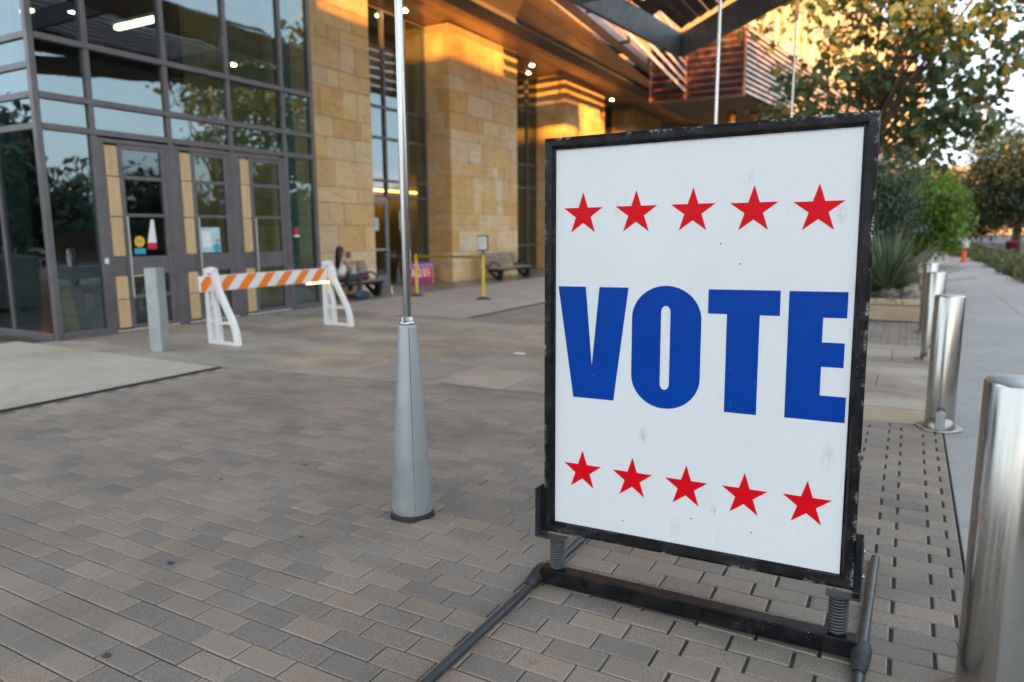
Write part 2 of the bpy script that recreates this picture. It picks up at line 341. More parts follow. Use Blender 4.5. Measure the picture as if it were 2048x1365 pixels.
    def mesh(s, name, mats, fix=True):
        me = bpy.data.meshes.new(name); me.from_pydata(s.v, [], s.f)
        for q in (mats if isinstance(mats, (list, tuple)) else [mats]): me.materials.append(q)
        me.polygons.foreach_set('material_index', s.mi); me.polygons.foreach_set('use_smooth', s.sm); me.update()
        if fix:
            import bmesh
            b = bmesh.new(); b.from_mesh(me); bmesh.ops.recalc_face_normals(b, faces=b.faces); b.to_mesh(me); b.free()
        return me
def absloc(o):
    v = Vector((0, 0, 0))
    while o: v += o.location; o = o.parent
    return v
def obj(name, mb, mat, parent=None, world=True, me=None, fix=True):
    """one mesh object; with world=True the vertices are given in world space"""
    if me is None:
        off = absloc(parent) if (parent and world) else Vector((0, 0, 0))
        if off.length: mb.v = [(x-off.x, y-off.y, z-off.z) for x, y, z in mb.v]
        me = mb.mesh(name, mat, fix)
    o = bpy.data.objects.new(name, me); COL.objects.link(o)
    if parent: o.parent = parent
    return o
def tag(o, label=None, cat=None, group=None, kind=None):
    if label: o['label'] = label
    if cat: o['category'] = cat
    if group: o['group'] = group
    if kind: o['kind'] = kind
    return o
def thing(name, label, cat, loc=(0, 0, 0), group=None, rz=0):
    o = bpy.data.objects.new(name, None); COL.objects.link(o); o.location = loc; o.rotation_euler.z = rz
    o.empty_display_size = .2
    return tag(o, label, cat, group)
def dup(root, loc, label, rz=None):
    def cp(o, p):
        c = o.copy(); COL.objects.link(c)
        if p: c.parent = p
        for ch in list(kids.get(o.name, [])): cp(ch, c)
        return c
    kids = {}
    for o in list(COL.objects):
        if o.parent: kids.setdefault(o.parent.name, []).append(o)
    c = cp(root, None); c.location = loc; c['label'] = label
    if rz is not None: c.rotation_euler.z = rz
    return c
def solo(name, mb, mat, label, cat, group=None):
    return tag(obj(name, mb, mat), label, cat, group)
def struct(name, mb, mat): return tag(obj(name, mb, mat), kind='structure')
XY = lambda u, v, d: (u, v, d)
YZ = lambda u, v, d: (d, u, v)
XZ = lambda u, v, d: (u, d, v)
def set_tint(me, cols_per_face):
    a = me.color_attributes.new('tint', 'FLOAT_COLOR', 'CORNER')
    nl = np.array([p.loop_total for p in me.polygons]); c = np.repeat(np.asarray(cols_per_face, dtype=np.float32), nl, axis=0)
    a.data.foreach_set('color', np.c_[c, np.ones(len(c), np.float32)].ravel())

# ================================================================== SETTING
struct('ground', MB().add([(-400, -300, -.06), (400, -300, -.06), (400, 900, -.06), (-400, 900, -.06)], [(0, 1, 2, 3)]), M['soil'])
struct('road', MB().add([(5.6, -200, -.045), (15.5, -200, -.045), (15.5, 600, -.045), (5.6, 600, -.045)], [(0, 1, 2, 3)]), M['asphalt'])
yf = lambda x: 6.17 + .127*x                        # skewed near edge of the flagstone crossing

# ---- brick paving: every brick has its own edges; the largest 300 in view are parts
def brick_mesh(b, L, W, x=0, y=0, z=0, tilt=(0, 0)):
    h = .05; c = .005; l, w_ = L/2, W/2
    V = [(-l, -w_, -h), (l, -w_, -h), (l, w_, -h), (-l, w_, -h), (-l, -w_, -c), (l, -w_, -c), (l, w_, -c), (-l, w_, -c),
         (-l+c, -w_+c, 0), (l-c, -w_+c, 0), (l-c, w_-c, 0), (-l+c, w_-c, 0)]
    V = [(x+a, y+q, z+k+a*tilt[0]+q*tilt[1]) for a, q, k in V]
    b.add(V, [(0, 1, 5, 4), (1, 2, 6, 5), (2, 3, 7, 6), (3, 0, 4, 7), (4, 5, 9, 8), (5, 6, 10, 9), (6, 7, 11, 10), (7, 4, 8, 11), (8, 9, 10, 11)])
PAL = [(.245, .218, .190), (.225, .205, .185), (.200, .186, .180), (.175, .163, .163), (.148, .140, .146), (.262, .226, .188), (.285, .235, .188), (.215, .198, .180),
       (.190, .178, .172), (.235, .212, .192), (.160, .152, .158), (.250, .215, .178)]
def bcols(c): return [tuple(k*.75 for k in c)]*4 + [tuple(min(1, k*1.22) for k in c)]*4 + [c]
paving = MB(); cells = []
PW, PL = .11265, .2193
camp = Vector((0, 0, 1.5))
def proj_area(x, y):
    d = Vector((x, y, 0)) - camp; zc = d.dot(fw)
    if zc < .3: return 0
    px, py = d.dot(r2)/zc*1425.7, d.dot(u2)/zc*1425.7
    if abs(px) > 1090 or abs(py) > 740: return 0
    return (1425.7/zc)**2*1.5/d.length
for k in range(-20, 160):
    y = 3.858 + (k-27)*PW
    if y < .1 or y > 17: continue
    off = .177 if (k-27) % 2 == 0 else .037
    i0 = int((-9-off)/PL)-1
    for i in range(i0, 8):
        x = off + (i+.5)*PL
        if x - PL/2 > .27 or x < -6.62: continue
        if y > yf(x)+.03 and y < 10.42: continue
        if y > 13.0 and x > -3.6: continue
        if abs(x+1.28) < 0 : continue
        cells.append((x, y))
hole = (-2.18, 2.85, .125)                         # round cut for the pole foot
pick = sorted([(proj_area(x, y), x, y) for x, y in cells if x + PL/2 <= .312], reverse=True)[:300]
pick = {(x, y) for a, x, y in pick if a > 0}
bedo = struct('brick_paving', MB().add([(-6.68, .0, -.0105), (-.76, .0, -.0105), (-.76, 17, -.0105), (-6.68, 17, -.0105)], [(0, 1, 2, 3)]), M['bed'])
obj('open_joint_bed', MB().add([(-.76, .0, -.013), (.312, .0, -.013), (.312, 17, -.013), (-.76, 17, -.013)], [(0, 1, 2, 3)]), M['slotbed'], bedo)
gapL = lambda x: .013 if x > -.75 else .006
vari = {}
rest = MB(); rc = []
for x, y in cells:
    wide = x > -.75; L = PL - gapL(x) - (random.random()*.002); W = PW - .0045
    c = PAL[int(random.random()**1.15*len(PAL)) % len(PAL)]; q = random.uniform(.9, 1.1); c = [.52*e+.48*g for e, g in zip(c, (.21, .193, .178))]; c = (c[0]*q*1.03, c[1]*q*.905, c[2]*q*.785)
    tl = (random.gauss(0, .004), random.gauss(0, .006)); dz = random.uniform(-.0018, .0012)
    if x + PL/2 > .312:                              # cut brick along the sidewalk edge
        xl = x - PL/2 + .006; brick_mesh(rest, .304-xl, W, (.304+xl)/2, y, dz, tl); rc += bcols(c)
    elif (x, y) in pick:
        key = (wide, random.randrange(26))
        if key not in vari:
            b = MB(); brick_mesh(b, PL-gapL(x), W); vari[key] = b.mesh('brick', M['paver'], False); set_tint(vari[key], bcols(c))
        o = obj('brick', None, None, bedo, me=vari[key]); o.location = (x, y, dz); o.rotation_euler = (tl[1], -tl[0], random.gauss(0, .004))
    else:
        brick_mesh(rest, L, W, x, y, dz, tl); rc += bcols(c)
ro = obj('distant_bricks', rest, M['paver'], bedo, fix=False); set_tint(ro.data, rc); ro['kind'] = 'stuff'

# ---- concrete slabs with dark steel edge strips
sl1 = struct('left_slab', MB().box(-10.9, -6.735, -6, 5.30, -.12, 0), M['slab'])
obj('edge_strip', MB().cbox(-6.73, -6.69, -6, 5.305, -.1, .006, .002), M['frame2'], sl1)
sl2 = struct('right_slab', MB().box(-13.4, -6.70, 10.42, 44, -.12, 0), M['slab2'])
obj('edge_strip', MB().cbox(-6.695, -6.655, 10.42, 30, -.1, .006, .002), M['frame2'], sl2)
# ---- flagstone crossing, stone by stone
fl = struct('flagstone_crossing', MB().add([(-10.6, 5.305, -.012), (-6.7, 5.305, -.012), (.31, 6.19, -.012), (.31, 10.41, -.012), (-10.6, 10.41, -.012)], [(0, 1, 2, 3, 4)]), M['bed'])
y = 5.31; rows = []
while y < 10.35:
    h = min(random.choice([.46, .6, .75, .9]), 10.40-y)
    if 10.40-y-h < .3: h = 10.40-y
    x = -10.4 if y > 5.0 else -6.7
    while x < .30:
        L = random.choice([.6, .8, 1.05, 1.35]); x1 = min(x+L, .305)
        if .305-x1 < .3: x1 = .305
        lo = (lambda q: max(y, yf(q)) if q > -6.7 else y)
        if min(y+h-lo(x), y+h-lo(x1)) > .05:
            g = .004; dz = .0045 + random.uniform(-.001, .0025)
            p = [(x+g, lo(x)+g), (x1-g, lo(x1)+g), (x1-g, y+h-g), (x+g, y+h-g)]
            b = MB(); b.prism(p, XY, -.05, dz); o = obj('flagstone', b, M['flag'], fl)
        x = x1
    y += h
# ---- sidewalk panels, kerb
sw = struct('sidewalk', MB().box(.315, 2.78, -6, 62, -.12, -.012), M['bed'])
yy = -6.; 
while yy < 62:
    for xa, xb in ((.3165, 1.767), (1.773, 2.78)):
        b = MB(); b.cbox(xa, xb, yy+.004, yy+3.0-.004, -.1, random.uniform(-.002, .002), .004); obj('concrete_panel', b, M['walk'], sw)
    yy += 3.0
kb = struct('kerb', MB().cbox(5.35, 5.55, -100, 300, -.1, .08, .015), M['walk'])
struct('planting_bed', MB().box(2.80, 5.34, -6, 300, -.1, -.03), M['soil'])

# ================================================================== BUILDING
XF = -10.323                                      # plane of the entrance glass
# ---- interior shell seen through the glass
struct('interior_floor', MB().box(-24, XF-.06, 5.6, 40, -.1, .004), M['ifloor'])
blk = thing('library_block', 'dark interior walls, roof slab and unseen upper storey of the glazed building', 'building', (-18, 12, 0))
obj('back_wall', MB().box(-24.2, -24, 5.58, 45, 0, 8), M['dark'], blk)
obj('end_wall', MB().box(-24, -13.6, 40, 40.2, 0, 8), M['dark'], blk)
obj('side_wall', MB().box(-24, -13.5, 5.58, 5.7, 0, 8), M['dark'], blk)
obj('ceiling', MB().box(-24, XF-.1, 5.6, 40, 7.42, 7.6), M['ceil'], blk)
obj('unseen_upper_storey', MB().box(-40, -10.2, 5.0, 27.5, 8.25, 15), M['wall'], blk)  # out-of-view mass added to block sky light from the left
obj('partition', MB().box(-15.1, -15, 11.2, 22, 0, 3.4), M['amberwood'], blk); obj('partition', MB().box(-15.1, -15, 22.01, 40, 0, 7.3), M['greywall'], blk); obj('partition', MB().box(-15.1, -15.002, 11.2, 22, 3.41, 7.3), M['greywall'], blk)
obj('cove_light', MB().box(-14.72, -14.6, 17.5, 21.5, 2.74, 2.80), M['warml'], blk)
for a, b_ in (((-12.17, 8.0), (-11.1, 8.0)),):
    tl = thing('tube_light', 'lit fluorescent tube hanging behind the upper entrance glass', 'light fitting', (-11.6, 8, 5.05))
    obj('tube', MB().cbox(-12.15, -11.1, 7.95, 8.05, 4.93, 4.99, .01), M['tubel'], tl)
    obj('housing', MB().cbox(-12.2, -11.05, 7.93, 8.07, 5.0, 5.06, .01), M['white'], tl)
    obj('hanger', MB().tube([(-11.6, 8, 5.06), (-11.6, 8, 7.42)], .008, 6), M['frame2'], tl)
tl2 = thing('tube_light', 'small lit lamp behind the glass at the top left corner', 'light fitting', (-12.6, 6.9, 5.2))
obj('tube', MB().cbox(-12.9, -12.65, 6.85, 6.95, 5.03, 5.08, .01), M['tubel'], tl2); obj('hanger', MB().tube([(-12.78, 6.9, 5.08), (-12.78, 6.9, 7.42)], .008, 6), M['frame2'], tl2)
CLL = [(-13.5, 7.2), (-16.5, 7.2), (-13.5, 9.6), (-17.5, 10.2), (-20.5, 8.4), (-20, 12), (-13.9, 16.2), (-13.9, 19.5), (-13.9, 23.2), (-14.0, 31.2)]
CLN = ['near the left corner', 'deep behind the left door', 'behind the third door', 'deep behind the third door', 'far back in the hall', 'farthest back in the hall', 'behind the grey side door', 'behind the broad pillar', 'behind the tall greenish window', 'behind the far window']
for (x, y), n_ in zip(CLL, CLN):  # extra lamps added to raise the brightness inside
    q = thing('added_ceiling_lamp', 'lit round ceiling lamp added inside, '+n_, 'lamp', (x, y, 7.3), 'ceiling lamps added inside')
    obj('diffuser', MB().lathe([(.14, 7.33), (.14, 7.36)], (x, y, 0), 20), M['hall'], q); obj('rim', MB().lathe([(.145, 7.325), (.18, 7.325), (.18, 7.415), (.145, 7.415)], (x, y, 0), 20, cap=False), M['frame'], q)
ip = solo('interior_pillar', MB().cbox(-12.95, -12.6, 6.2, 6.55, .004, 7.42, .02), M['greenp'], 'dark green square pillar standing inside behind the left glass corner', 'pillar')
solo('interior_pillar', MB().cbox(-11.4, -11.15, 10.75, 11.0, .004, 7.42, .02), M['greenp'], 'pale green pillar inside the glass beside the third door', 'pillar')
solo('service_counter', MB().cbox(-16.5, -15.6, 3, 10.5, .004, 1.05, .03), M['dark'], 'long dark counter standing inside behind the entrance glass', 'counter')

# ---- glazed entrance
ent = thing('glass_entrance', 'grey framed glass entrance with three boarded doors', 'entrance', (XF, 8.1, 0))
MY = [5.60, 6.315, 7.54, 8.72, 9.94, 10.70]
TZ = [2.93, 3.34, 4.10, 6.0, 7.28]
fr = .075
def mull(y0, y1, z0, z1, x0=XF-.13, x1=XF, nm='mullion'):
    return obj(nm, MB().cbox(x0, x1, y0, y1, z0, z1, .004), M['frame'], ent)
mull(5.535, 5.62, .0, 7.28, XF-.085, XF+.002)                       # corner post
for y in MY[1:-1]: mull(y-fr/2, y+fr/2, 2.97, 7.28)
mull(MY[-1]-.06, MY[-1]+.02, 0, 7.28)
for y in (MY[1], MY[4]): mull(y-fr/2-.01, y+fr/2+.01, 0, 2.90)
for y in (MY[2], MY[3]): mull(y-.055, y+.055, 0, 2.90)
for z in TZ: mull(5.622, 10.64, z-.042, z+.042, XF-.12, XF+.012, 'transom')
mull(5.622, MY[1]-.05, 0.0, .10, XF-.12, XF+.02, 'sill'); mull(MY[4]+.05, 10.64, 0.0, .10, XF-.12, XF+.02, 'sill')
def pane(y0, y1, z0, z1, x=XF-.05, par=None, mat='glass'):
    return obj('pane', MB().box(x-.006, x, y0, y1, z0, z1), M[mat], par or ent)
for a, b_ in zip(MY[:-1], MY[1:]):
    for z0, z1 in zip(TZ[:-1], TZ[1:]): pane(a+.03, b_-.03, z0+.035, z1-.035)
pane(5.62, MY[1]-.04, .09, 2.90); pane(MY[4]+.045, 10.65, .09, 2.90)
# left return of the glass box (faces the camera side)
def ret(x0, x1, z0, z1, nm, mt, y0=5.54, y1=5.62): return obj(nm, MB().cbox(x0, x1, y0, y1, z0, z1, .003) if nm != 'pane' else MB().box(x0, x1, 5.575, 5.581, z0, z1), M[mt], ent)
for z in TZ + [3.72]: ret(-13.4, XF-.09, z-.042, z+.042, 'transom', 'frame')
ret(-13.4, XF-.09, 0, .10, 'sill', 'frame', 5.525, 5.63)
for x in (-11.45, -12.6): ret(x-.03, x+.03, .1, 7.28, 'mullion', 'frame')
XR = [-13.4, -12.6, -11.45, XF-.09]
for a, b_ in zip(XR[:-1], XR[1:]):
    for z0, z1 in zip([.1]+TZ[:-1], TZ): ret(a+.03, b_-.03, z0+.04, z1-.04, 'pane', 'glass')
# doors
def door(y0, y1, i):
    """outer frame, boarded side strip, glazed leaf with rails and long pull handle"""
    d = MB(); zt = 2.86
    d.cbox(XF-.11, XF-.01, y0, y0+.05, 0, zt, .004); d.cbox(XF-.11, XF-.01, y1-.05, y1, 0, zt, .004); d.cbox(XF-.11, XF-.01, y0+.05, y1-.05, zt-.06, zt, .004)
    ys = y0+.10                                     # side strip boards from ys to ys+.19
    d.cbox(XF-.10, XF-.02, y0+.05, ys-.003, 0, zt-.06, .003)
    d.cbox(XF-.095, XF-.015, ys+.20, ys+.265, .02, zt-.062, .004)                     # leaf stile
    d.cbox(XF-.095, XF-.015, y1-.13, y1-.053, .02, zt-.062, .004)
    l0, l1 = ys+.267, y1-.132
    for a, b_ in ((.02, .10), (.50, .555), (.865, 1.14), (1.735, 1.785), (2.29, 2.345), (zt-.13, zt-.064)): d.cbox(XF-.09, XF-.02, l0, l1, a, b_, .004)
    d.cbox(XF-.09, XF-.024, ys, ys+.198, .865, 1.14, .003); d.cbox(XF-.06, XF+.03, y0+.03, y1-.03, 0, .018, .004)
    o = obj('door', d, M['frame'], ent)
    for a, b_ in ((.075, .50), (.51, .855), (1.15, 1.73), (1.745, 2.315), (2.328, 2.765)):
        obj('plywood_board', MB().cbox(XF-.075, XF-.02+random.uniform(-.003, .003), ys+.003, ys+.193, a, b_, .003), M['ply'], o)
    for a, b_ in ((.10, .50), (.555, .865), (1.14, 1.735), (1.785, 2.29), (2.345, zt-.13)):
        pane(l0-.003, l1+.003, a-.003, b_+.003, XF-.05, o, 'glass2')
    obj('threshold', MB().cbox(XF+.012, XF+.032, y0+.04, y1-.04, .019, .05, .003), M['pinkgrey'], o)
    hy = ys+.225
    obj('handle', MB().tube([(XF+.05, hy, .52), (XF+.05, hy, 1.74)], .014, 10).tube([(XF-.01, hy, .7), (XF+.05, hy, .7)], .009, 8).tube([(XF-.01, hy, 1.6), (XF+.05, hy, 1.6)], .009, 8), M['galv'], o)
    return o
d1 = door(MY[1]+.045, MY[2]-.055, 0); d2 = door(MY[2]+.055, MY[3]-.055, 1); d3 = door(MY[3]+.055, MY[4]-.045, 2)
def sticker(nm, par, mat, poly, x=XF-.045, lift=.0015): return obj(nm, MB().prism(poly, YZ, x, x+lift), M[mat], par)
circ = lambda cy, cz, r, n=20: [(cy+r*math.cos(2*math.pi*k/n), cz+r*math.sin(2*math.pi*k/n)) for k in range(n)]
rect = lambda y0, y1, z0, z1: [(y0, z0), (y1, z0), (y1, z1), (y0, z1)]
sticker('sticker', d1, 'yellow', circ(6.905, 1.365, .085)); sticker('sticker', d1, 'dkline', rect(6.85, 6.96, 1.35, 1.38), XF-.0434)
sticker('sticker', d1, 'cyan', rect(6.81, 6.995, 1.175, 1.262))
sticker('notice', d1, 'paper', [(7.04, 1.345), (7.19, 1.345), (7.17, 1.70), (7.12, 1.70)]); sticker('notice', d1, 'redp', rect(7.035, 7.19, 1.245, 1.343))
sticker('poster', d2, 'teal', rect(7.985, 8.385, 1.165, 1.58)); sticker('poster', d2, 'paper', rect(8.02, 8.2, 1.25, 1.52), XF-.0434)
sticker('poster', d2, 'cyan', circ(8.305, 1.235, .075), XF-.0432); sticker('poster', d2, 'skin', circ(8.335, 1.36, .04), XF-.0432)
sticker('sticker', ent, 'redp', rect(10.10, 10.20, 1.45, 1.58), XF-.045); sticker('sticker', ent, 'paper', rect(10.08, 10.22, 1.405, 1.44), XF-.045)
obj('card_reader', MB().cbox(XF+.002, XF+.035, 6.30, 6.35, 1.05, 1.13, .006), M['white'], ent)

# ---- things standing inside
def traffic_cone(name, label, x, y, h, r, group=None):
    t = thing(name, label, 'traffic cone', (x, y, 0), group)
    obj('body', MB().lathe([(r*.8, .03), (r*.74, .06), (r*.16, h), (r*.12, h)], (x, y, 0), 24), M['coneorange'], t)
    obj('base', MB().cbox(x-r, x+r, y-r, y+r, .004, .035, .01), M['coneorange'], t); return t
traffic_cone('traffic_cone', 'tall orange cone standing inside at the corner of the glass entrance', -11.5, 6.07, 1.0, .16)
bn = thing('waste_bin', 'black rubbish bin with orange handle behind the entrance glass', 'bin', (-11.3, 6.5, 0))
obj('body', MB().lathe([(.15, .02), (.19, .60), (.205, .62), (.205, .66)], (-11.3, 6.47, 0), 20), M['binblk'], bn)
obj('lid', MB().lathe([(.21, .66), (.2, .70), (.1, .73), (.02, .735)], (-11.3, 6.47, 0), 20), M['binblk'], bn)
obj('handle', MB().tube([(-11.1, 6.33, .72), (-11.1, 6.36, .79), (-11.1, 6.56, .79), (-11.1, 6.6, .72)], .018, 8), M['coneorange'], bn)
obj('label_plate', MB().cbox(-11.105, -11.09, 6.42, 6.54, .3, .58, .004), M['galv'], bn)
wf = thing('wet_floor_sign', 'yellow folding floor sign standing beside the bin behind glass', 'floor sign', (-11.2, 6.2, 0))
for s in (-1, 1):
    obj('leaf_panel', MB().prism([(6.13, .01), (6.29, .01), (6.26, .66), (6.16, .66)], lambda u, v, d: (d+s*.12*(1-v/.66), u, v), -11.2-.006, -11.2+.006), M['yellow'], wf)

# ---- sandstone pillars, block by block
def pillar(label, y0, y1, xb=-13.0, xf=-11.75, zt=7.06, first=0):
    t = thing('stone_pillar', label, 'pillar', ((xb+xf)/2, (y0+y1)/2, 0), 'sandstone pillars under the roof overhang')
    obj('core', MB().box(xb, xf-.012, y0+.012, y1-.012, 0, zt+.22), M['mortar'], t)
    z = 0.; k = 0
    hs = [.62, .40, .62, .52, .36, .62, .50, .44, .66, .40, .62, .30, .46, .62, .40, .5]
    while z < zt-.05:
        h = min(hs[(k+first) % len(hs)], zt-z)
        if zt-z-h < .2: h = zt-z
        corner = (k % 2 == 0)
        y = y0; 
        while y < y1-.01:
            L = random.choice([.5, .75, .95, 1.2, 1.45, .38]); ye = min(y+L, y1)
            if y1-ye < .35: ye = y1
            pr = random.uniform(-.004, .006); g = .005
            xin = xf-.14
            if y == y0: xin = xf-(.42 if corner else .22)
            o = obj('stone', MB().cbox(xin, xf+pr, y+(g if y > y0 else 0), ye-g, z+g, z+h-g, .007), M['stone'], t)
            y = ye
        x = xf-(.42 if corner else .22)-.008; 
        while x > xb+.01:
            L = random.choice([.35, .5, .62]); xe = max(x-L, xb)
            if xe-xb < .25: xe = xb
            obj('stone', MB().cbox(xe+.004, x-.004, y0+random.uniform(-.004, .004), y0+.14, z+.005, z+h-.005, .007), M['stone'], t)
            x = xe
        # far reveal
        z += h; k += 1
    return t
pillar('sandstone pillar between the glass entrance and the grey side door', 9.9, 14.15)
pillar('broad sandstone pillar behind the yellow stanchions with a bench at its foot', 17.62, 21.62, first=3)
pillar('sandstone pillar with a bright orange sunlit band, right of the tall window', 25.4, 29.4, first=6)
pillar('farthest sandstone pillar, half hidden behind the voting sign and louvres', 33.2, 37.2, first=9)

# ---- recessed glazing between the pillars
def bay(label, y0, y1, x, withdoor):
    t = thing('glass_bay', label, 'window', (x, (y0+y1)/2, 0))
    ys = [y0, y0+1.02, y0+1.95, y1] if withdoor else [y0, y0+.9, y0+1.9, y1-.9, y1]
    zs = [0, 2.42, 2.86, 3.98, 4.78, 7.25] if withdoor else [0, .95, 3.1, 3.95, 5.9, 7.25]
    for i, y in enumerate(ys):
        if withdoor and i == 1: obj('mullion', MB().cbox(x-.1, x+.02, y-.035, y+.035, 2.42, 7.25, .004), M['frame'], t)
        else: obj('mullion', MB().cbox(x-.1, x+.02, y-.035, y+.035, 0, 7.25, .004), M['frame'], t)
    for a, b_ in zip(ys[:-1], ys[1:]):
        for j, z in enumerate(zs):
            if withdoor and j == 1 and a == ys[0]: pass
            obj('transom', MB().cbox(x-.09, x+.01, a+.036, b_-.036, max(0, z-.035), z+.035, .004), M['frame'], t)
        for za, zb in zip(zs[:-1], zs[1:]):
            if withdoor and za == 0 and a == ys[0]: continue
            obj('pane', MB().box(x-.05, x-.044, a+.03, b_-.03, za+.03, zb-.03), M['glass'], t)
    return t, ys
b1, ysd = bay('tall recessed window with a grey glazed door, between two sandstone pillars', 14.72, 17.6, -12.6, True)
y0, y1 = ysd[0]+.036, ysd[1]-.036
dm = MB(); 
for a, b_, c, d in ((y0, y0+.13, 0, 2.36), (y1-.13, y1, 0, 2.36), (y0+.13, y1-.13, 2.22, 2.36), (y0+.13, y1-.13, 0, .32)): dm.cbox(-12.62, -12.56, a, b_, c+.005, d, .004)
gd = obj('door', dm, M['doorgrey'], b1)
obj('pane', MB().box(-12.594, -12.588, y0+.12, y1-.12, .31, 2.23), M['glass2'], gd)
obj('notice', MB().box(-12.586, -12.584, y0+.28, y0+.55, 1.52, 1.86), M['teal'], gd)
obj('push_bar', MB().cbox(-12.56, -12.5, y0+.13, y1-.13, .98, 1.04, .01), M['galv'], gd)
obj('notice', MB().box(-12.642, -12.640, ysd[1]+.55, ysd[1]+.72, 1.52, 2.05), M['teal'], b1)
obj('notice', MB().box(-12.642, -12.640, ysd[1]+.60, ysd[1]+.88, 1.28, 1.68), M['teal'], b1)
b2, _ = bay('tall greenish window beyond the broad pillar', 21.6, 25.45, -12.9, False)
b3, _ = bay('far window between the last two sandstone pillars', 29.4, 33.2, -12.9, False)
solo('wall_end', MB().cbox(-13.0, -12.55, 14.15, 14.70, 0, 7.3, .01), M['wall'], 'narrow wall end between pillar and grey side door', 'wall')
solo('socket_box', MB().cbox(-11.745, -11.70, 13.05, 13.17, .88, 1.02, .008), M['frame'], 'small grey socket box on the pillar above the occupied bench', 'socket')

# ---- roof overhang: soffit panels fanning along the eaves
XE = lambda y: -9.16 - .0711*(y-18.7)
ZS = lambda x: 7.30 + max(0, .18*(x+11.75))
rf = thing('roof_overhang', 'bronze panelled roof overhang with downlights above the sandstone pillars', 'roof', (-11, 16, 7.3))
yy = 3.0
while yy < 44:
    for k in range(9):
        y2 = yy + 3.9
        P = []
        for y, kk in ((yy+.006, k), (y2-.006, k), (y2-.006, k+1), (yy+.006, k+1)):
            P.append((XE(y)-.5*kk - (.007 if kk == k else -.007), y))
        if max(p[0] for p in P) < -13.4: continue
        b = MB(); v = [(x, y, ZS(x)) for x, y in P] + [(x, y, ZS(x)+.03) for x, y in P]
        b.add(v, [(0, 1, 2, 3), (7, 6, 5, 4), (0, 4, 5, 1), (1, 5, 6, 2), (2, 6, 7, 3), (3, 7, 4, 0)])
        obj('soffit_panel', b, M['soffit'], rf)
    yy += 3.9
bk = MB(); v = [(XE(3), 3, ZS(XE(3))+.04), (XE(44), 44, ZS(XE(44))+.04), (-11.75, 44, 7.345), (-11.75, 3, 7.345), (-14, 3, 7.345), (-14, 44, 7.345)]
bk.add(v, [(0, 1, 2, 3), (3, 2, 5, 4)]); obj('backing', bk, M['dark'], rf)
b = MB()
for ya, yb in ((3, 44),):
    e = [(XE(ya)+.02, ya), (XE(yb)+.02, yb), (XE(yb)+.42, yb), (XE(ya)+.42, ya)]
    b.prism(e, XY, 7.83, 8.2)
obj('fascia', b, M['fascia'], rf)
for x, y in ((-13.05, 16.2), (-12.2, 16.2), (-12.2, 23.56), (-12.9, 24.6), (-12.2, 31.4)):
    dl = obj('downlight', MB().lathe([(.075, 0), (.075, .02)], (x, y, ZS(x)-.022), 16), M['lamp'], rf)
    obj('trim_ring', MB().lathe([(.078, -.006), (.105, -.006), (.105, .0), (.078, .0)], (x, y, ZS(x)-.016), 20, cap=False), M['frame'], dl)

# ---- sunlit louvre screen hanging in front of the fascia
ls = thing('louvre_screen', 'pinkish sunlit louvre screen hanging below the canopy edge', 'louvre screen', (-7.2, 20, 6.6))
p0, p1 = Vector((-7.92, 28.0, 0)), Vector((-6.55, 14.5, 0)); dd = (p1-p0).normalized(); nn = Vector((dd.y, -dd.x, 0))
for k in range(6):
    z = 6.62+k*.32
    b = MB(); q = []
    for p in (p0+dd*.05, p1):
        q += [(p.x+nn.x*a, p.y+nn.y*a, z+c) for a, c in ((-.06, .0), (.05, .10), (.06, .24), (-.03, .15))]
    b.add(q, [(0, 1, 2, 3), (7, 6, 5, 4), (0, 4, 5, 1), (1, 5, 6, 2), (2, 6, 7, 3), (3, 7, 4, 0)])
    obj('slat', b, M['slatp'], ls)
for s in (.15, .38, .62, .85):
    p = p0.lerp(p1, s); obj('bracket', MB().cbox(p.x-.35, p.x-.06, p.y-.04, p.y+.04, 6.58, 6.66, .006), M['frame2'], ls)
    obj('hanger', MB().cbox(p.x-.12, p.x-.07, p.y-.03, p.y+.03, 6.6, 8.6, .005), M['frame2'], ls)

# ---- louvred box of the upper storey
lb = thing('louvred_bay', 'projecting bay wrapped in horizontal red brown and pale louvres', 'bay window', (-7, 30, 6.45))
th = R(7); sd = Vector((math.sin(th), math.cos(th), 0)); c0 = Vector((-5.72, 28, 0))
obj('core', MB().prism([(-9.3, 28.1), (-5.85, 28.1), (-5.85+sd.x*22, 28.1+sd.y*22), (-9.3, 50)], XY, 6.5, 8.95), M['dark'], lb)
for k in range(10):
    z = 6.55 + k*.25
    M4 = Matrix.Translation((0, 28.0, z)) @ Matrix.Rotation(R(-45), 4, 'X')
    obj('slat', MB().cbox(-9.22, -5.76, -.10, .10, -.016, .016, .004, M4), M['slatr'], lb)
for k in range(13):
    z = 6.54 + k*.2
    M4 = Matrix.Translation((c0.x, c0.y, z)) @ Matrix.Rotation(-th, 4, 'Z') @ Matrix.Rotation(R(58), 4, 'Y')
    obj('side_slat', MB().cbox(-.09, .09, .02, 22, -.014, .014, .004, M4), M['slatp'], lb)
for x in (-9.25, -7.9, -5.72): obj('post', MB().cbox(x-.04, x+.04, 27.88, 27.98, 6.38, 9.0, .006), M['slat'], lb)
for x in (-7.1, -6.4): obj('post', MB().cbox(x-.08, x+.08, 28.12, 28.16, 6.4, 9.0, .006), M['slatp'], lb)
obj('sill', MB().cbox(-9.3, -5.7, 27.86, 28.1, 6.34, 6.42, .01), M['frame2'], lb)
uf = thing('upper_facade', 'tall sunlit facade of vertical tan and white fins behind the louvred bay', 'building', (-8, 44, 0))
org = Vector((-6.9, 31, 0))
obj('wall', MB().prism([(org.x, org.y), (org.x+sd.x*60, org.y+sd.y*60), (-16, org.y+60), (-16, org.y)], XY, 8.6, 17), M['wall'], uf)
k = 0; s = .3
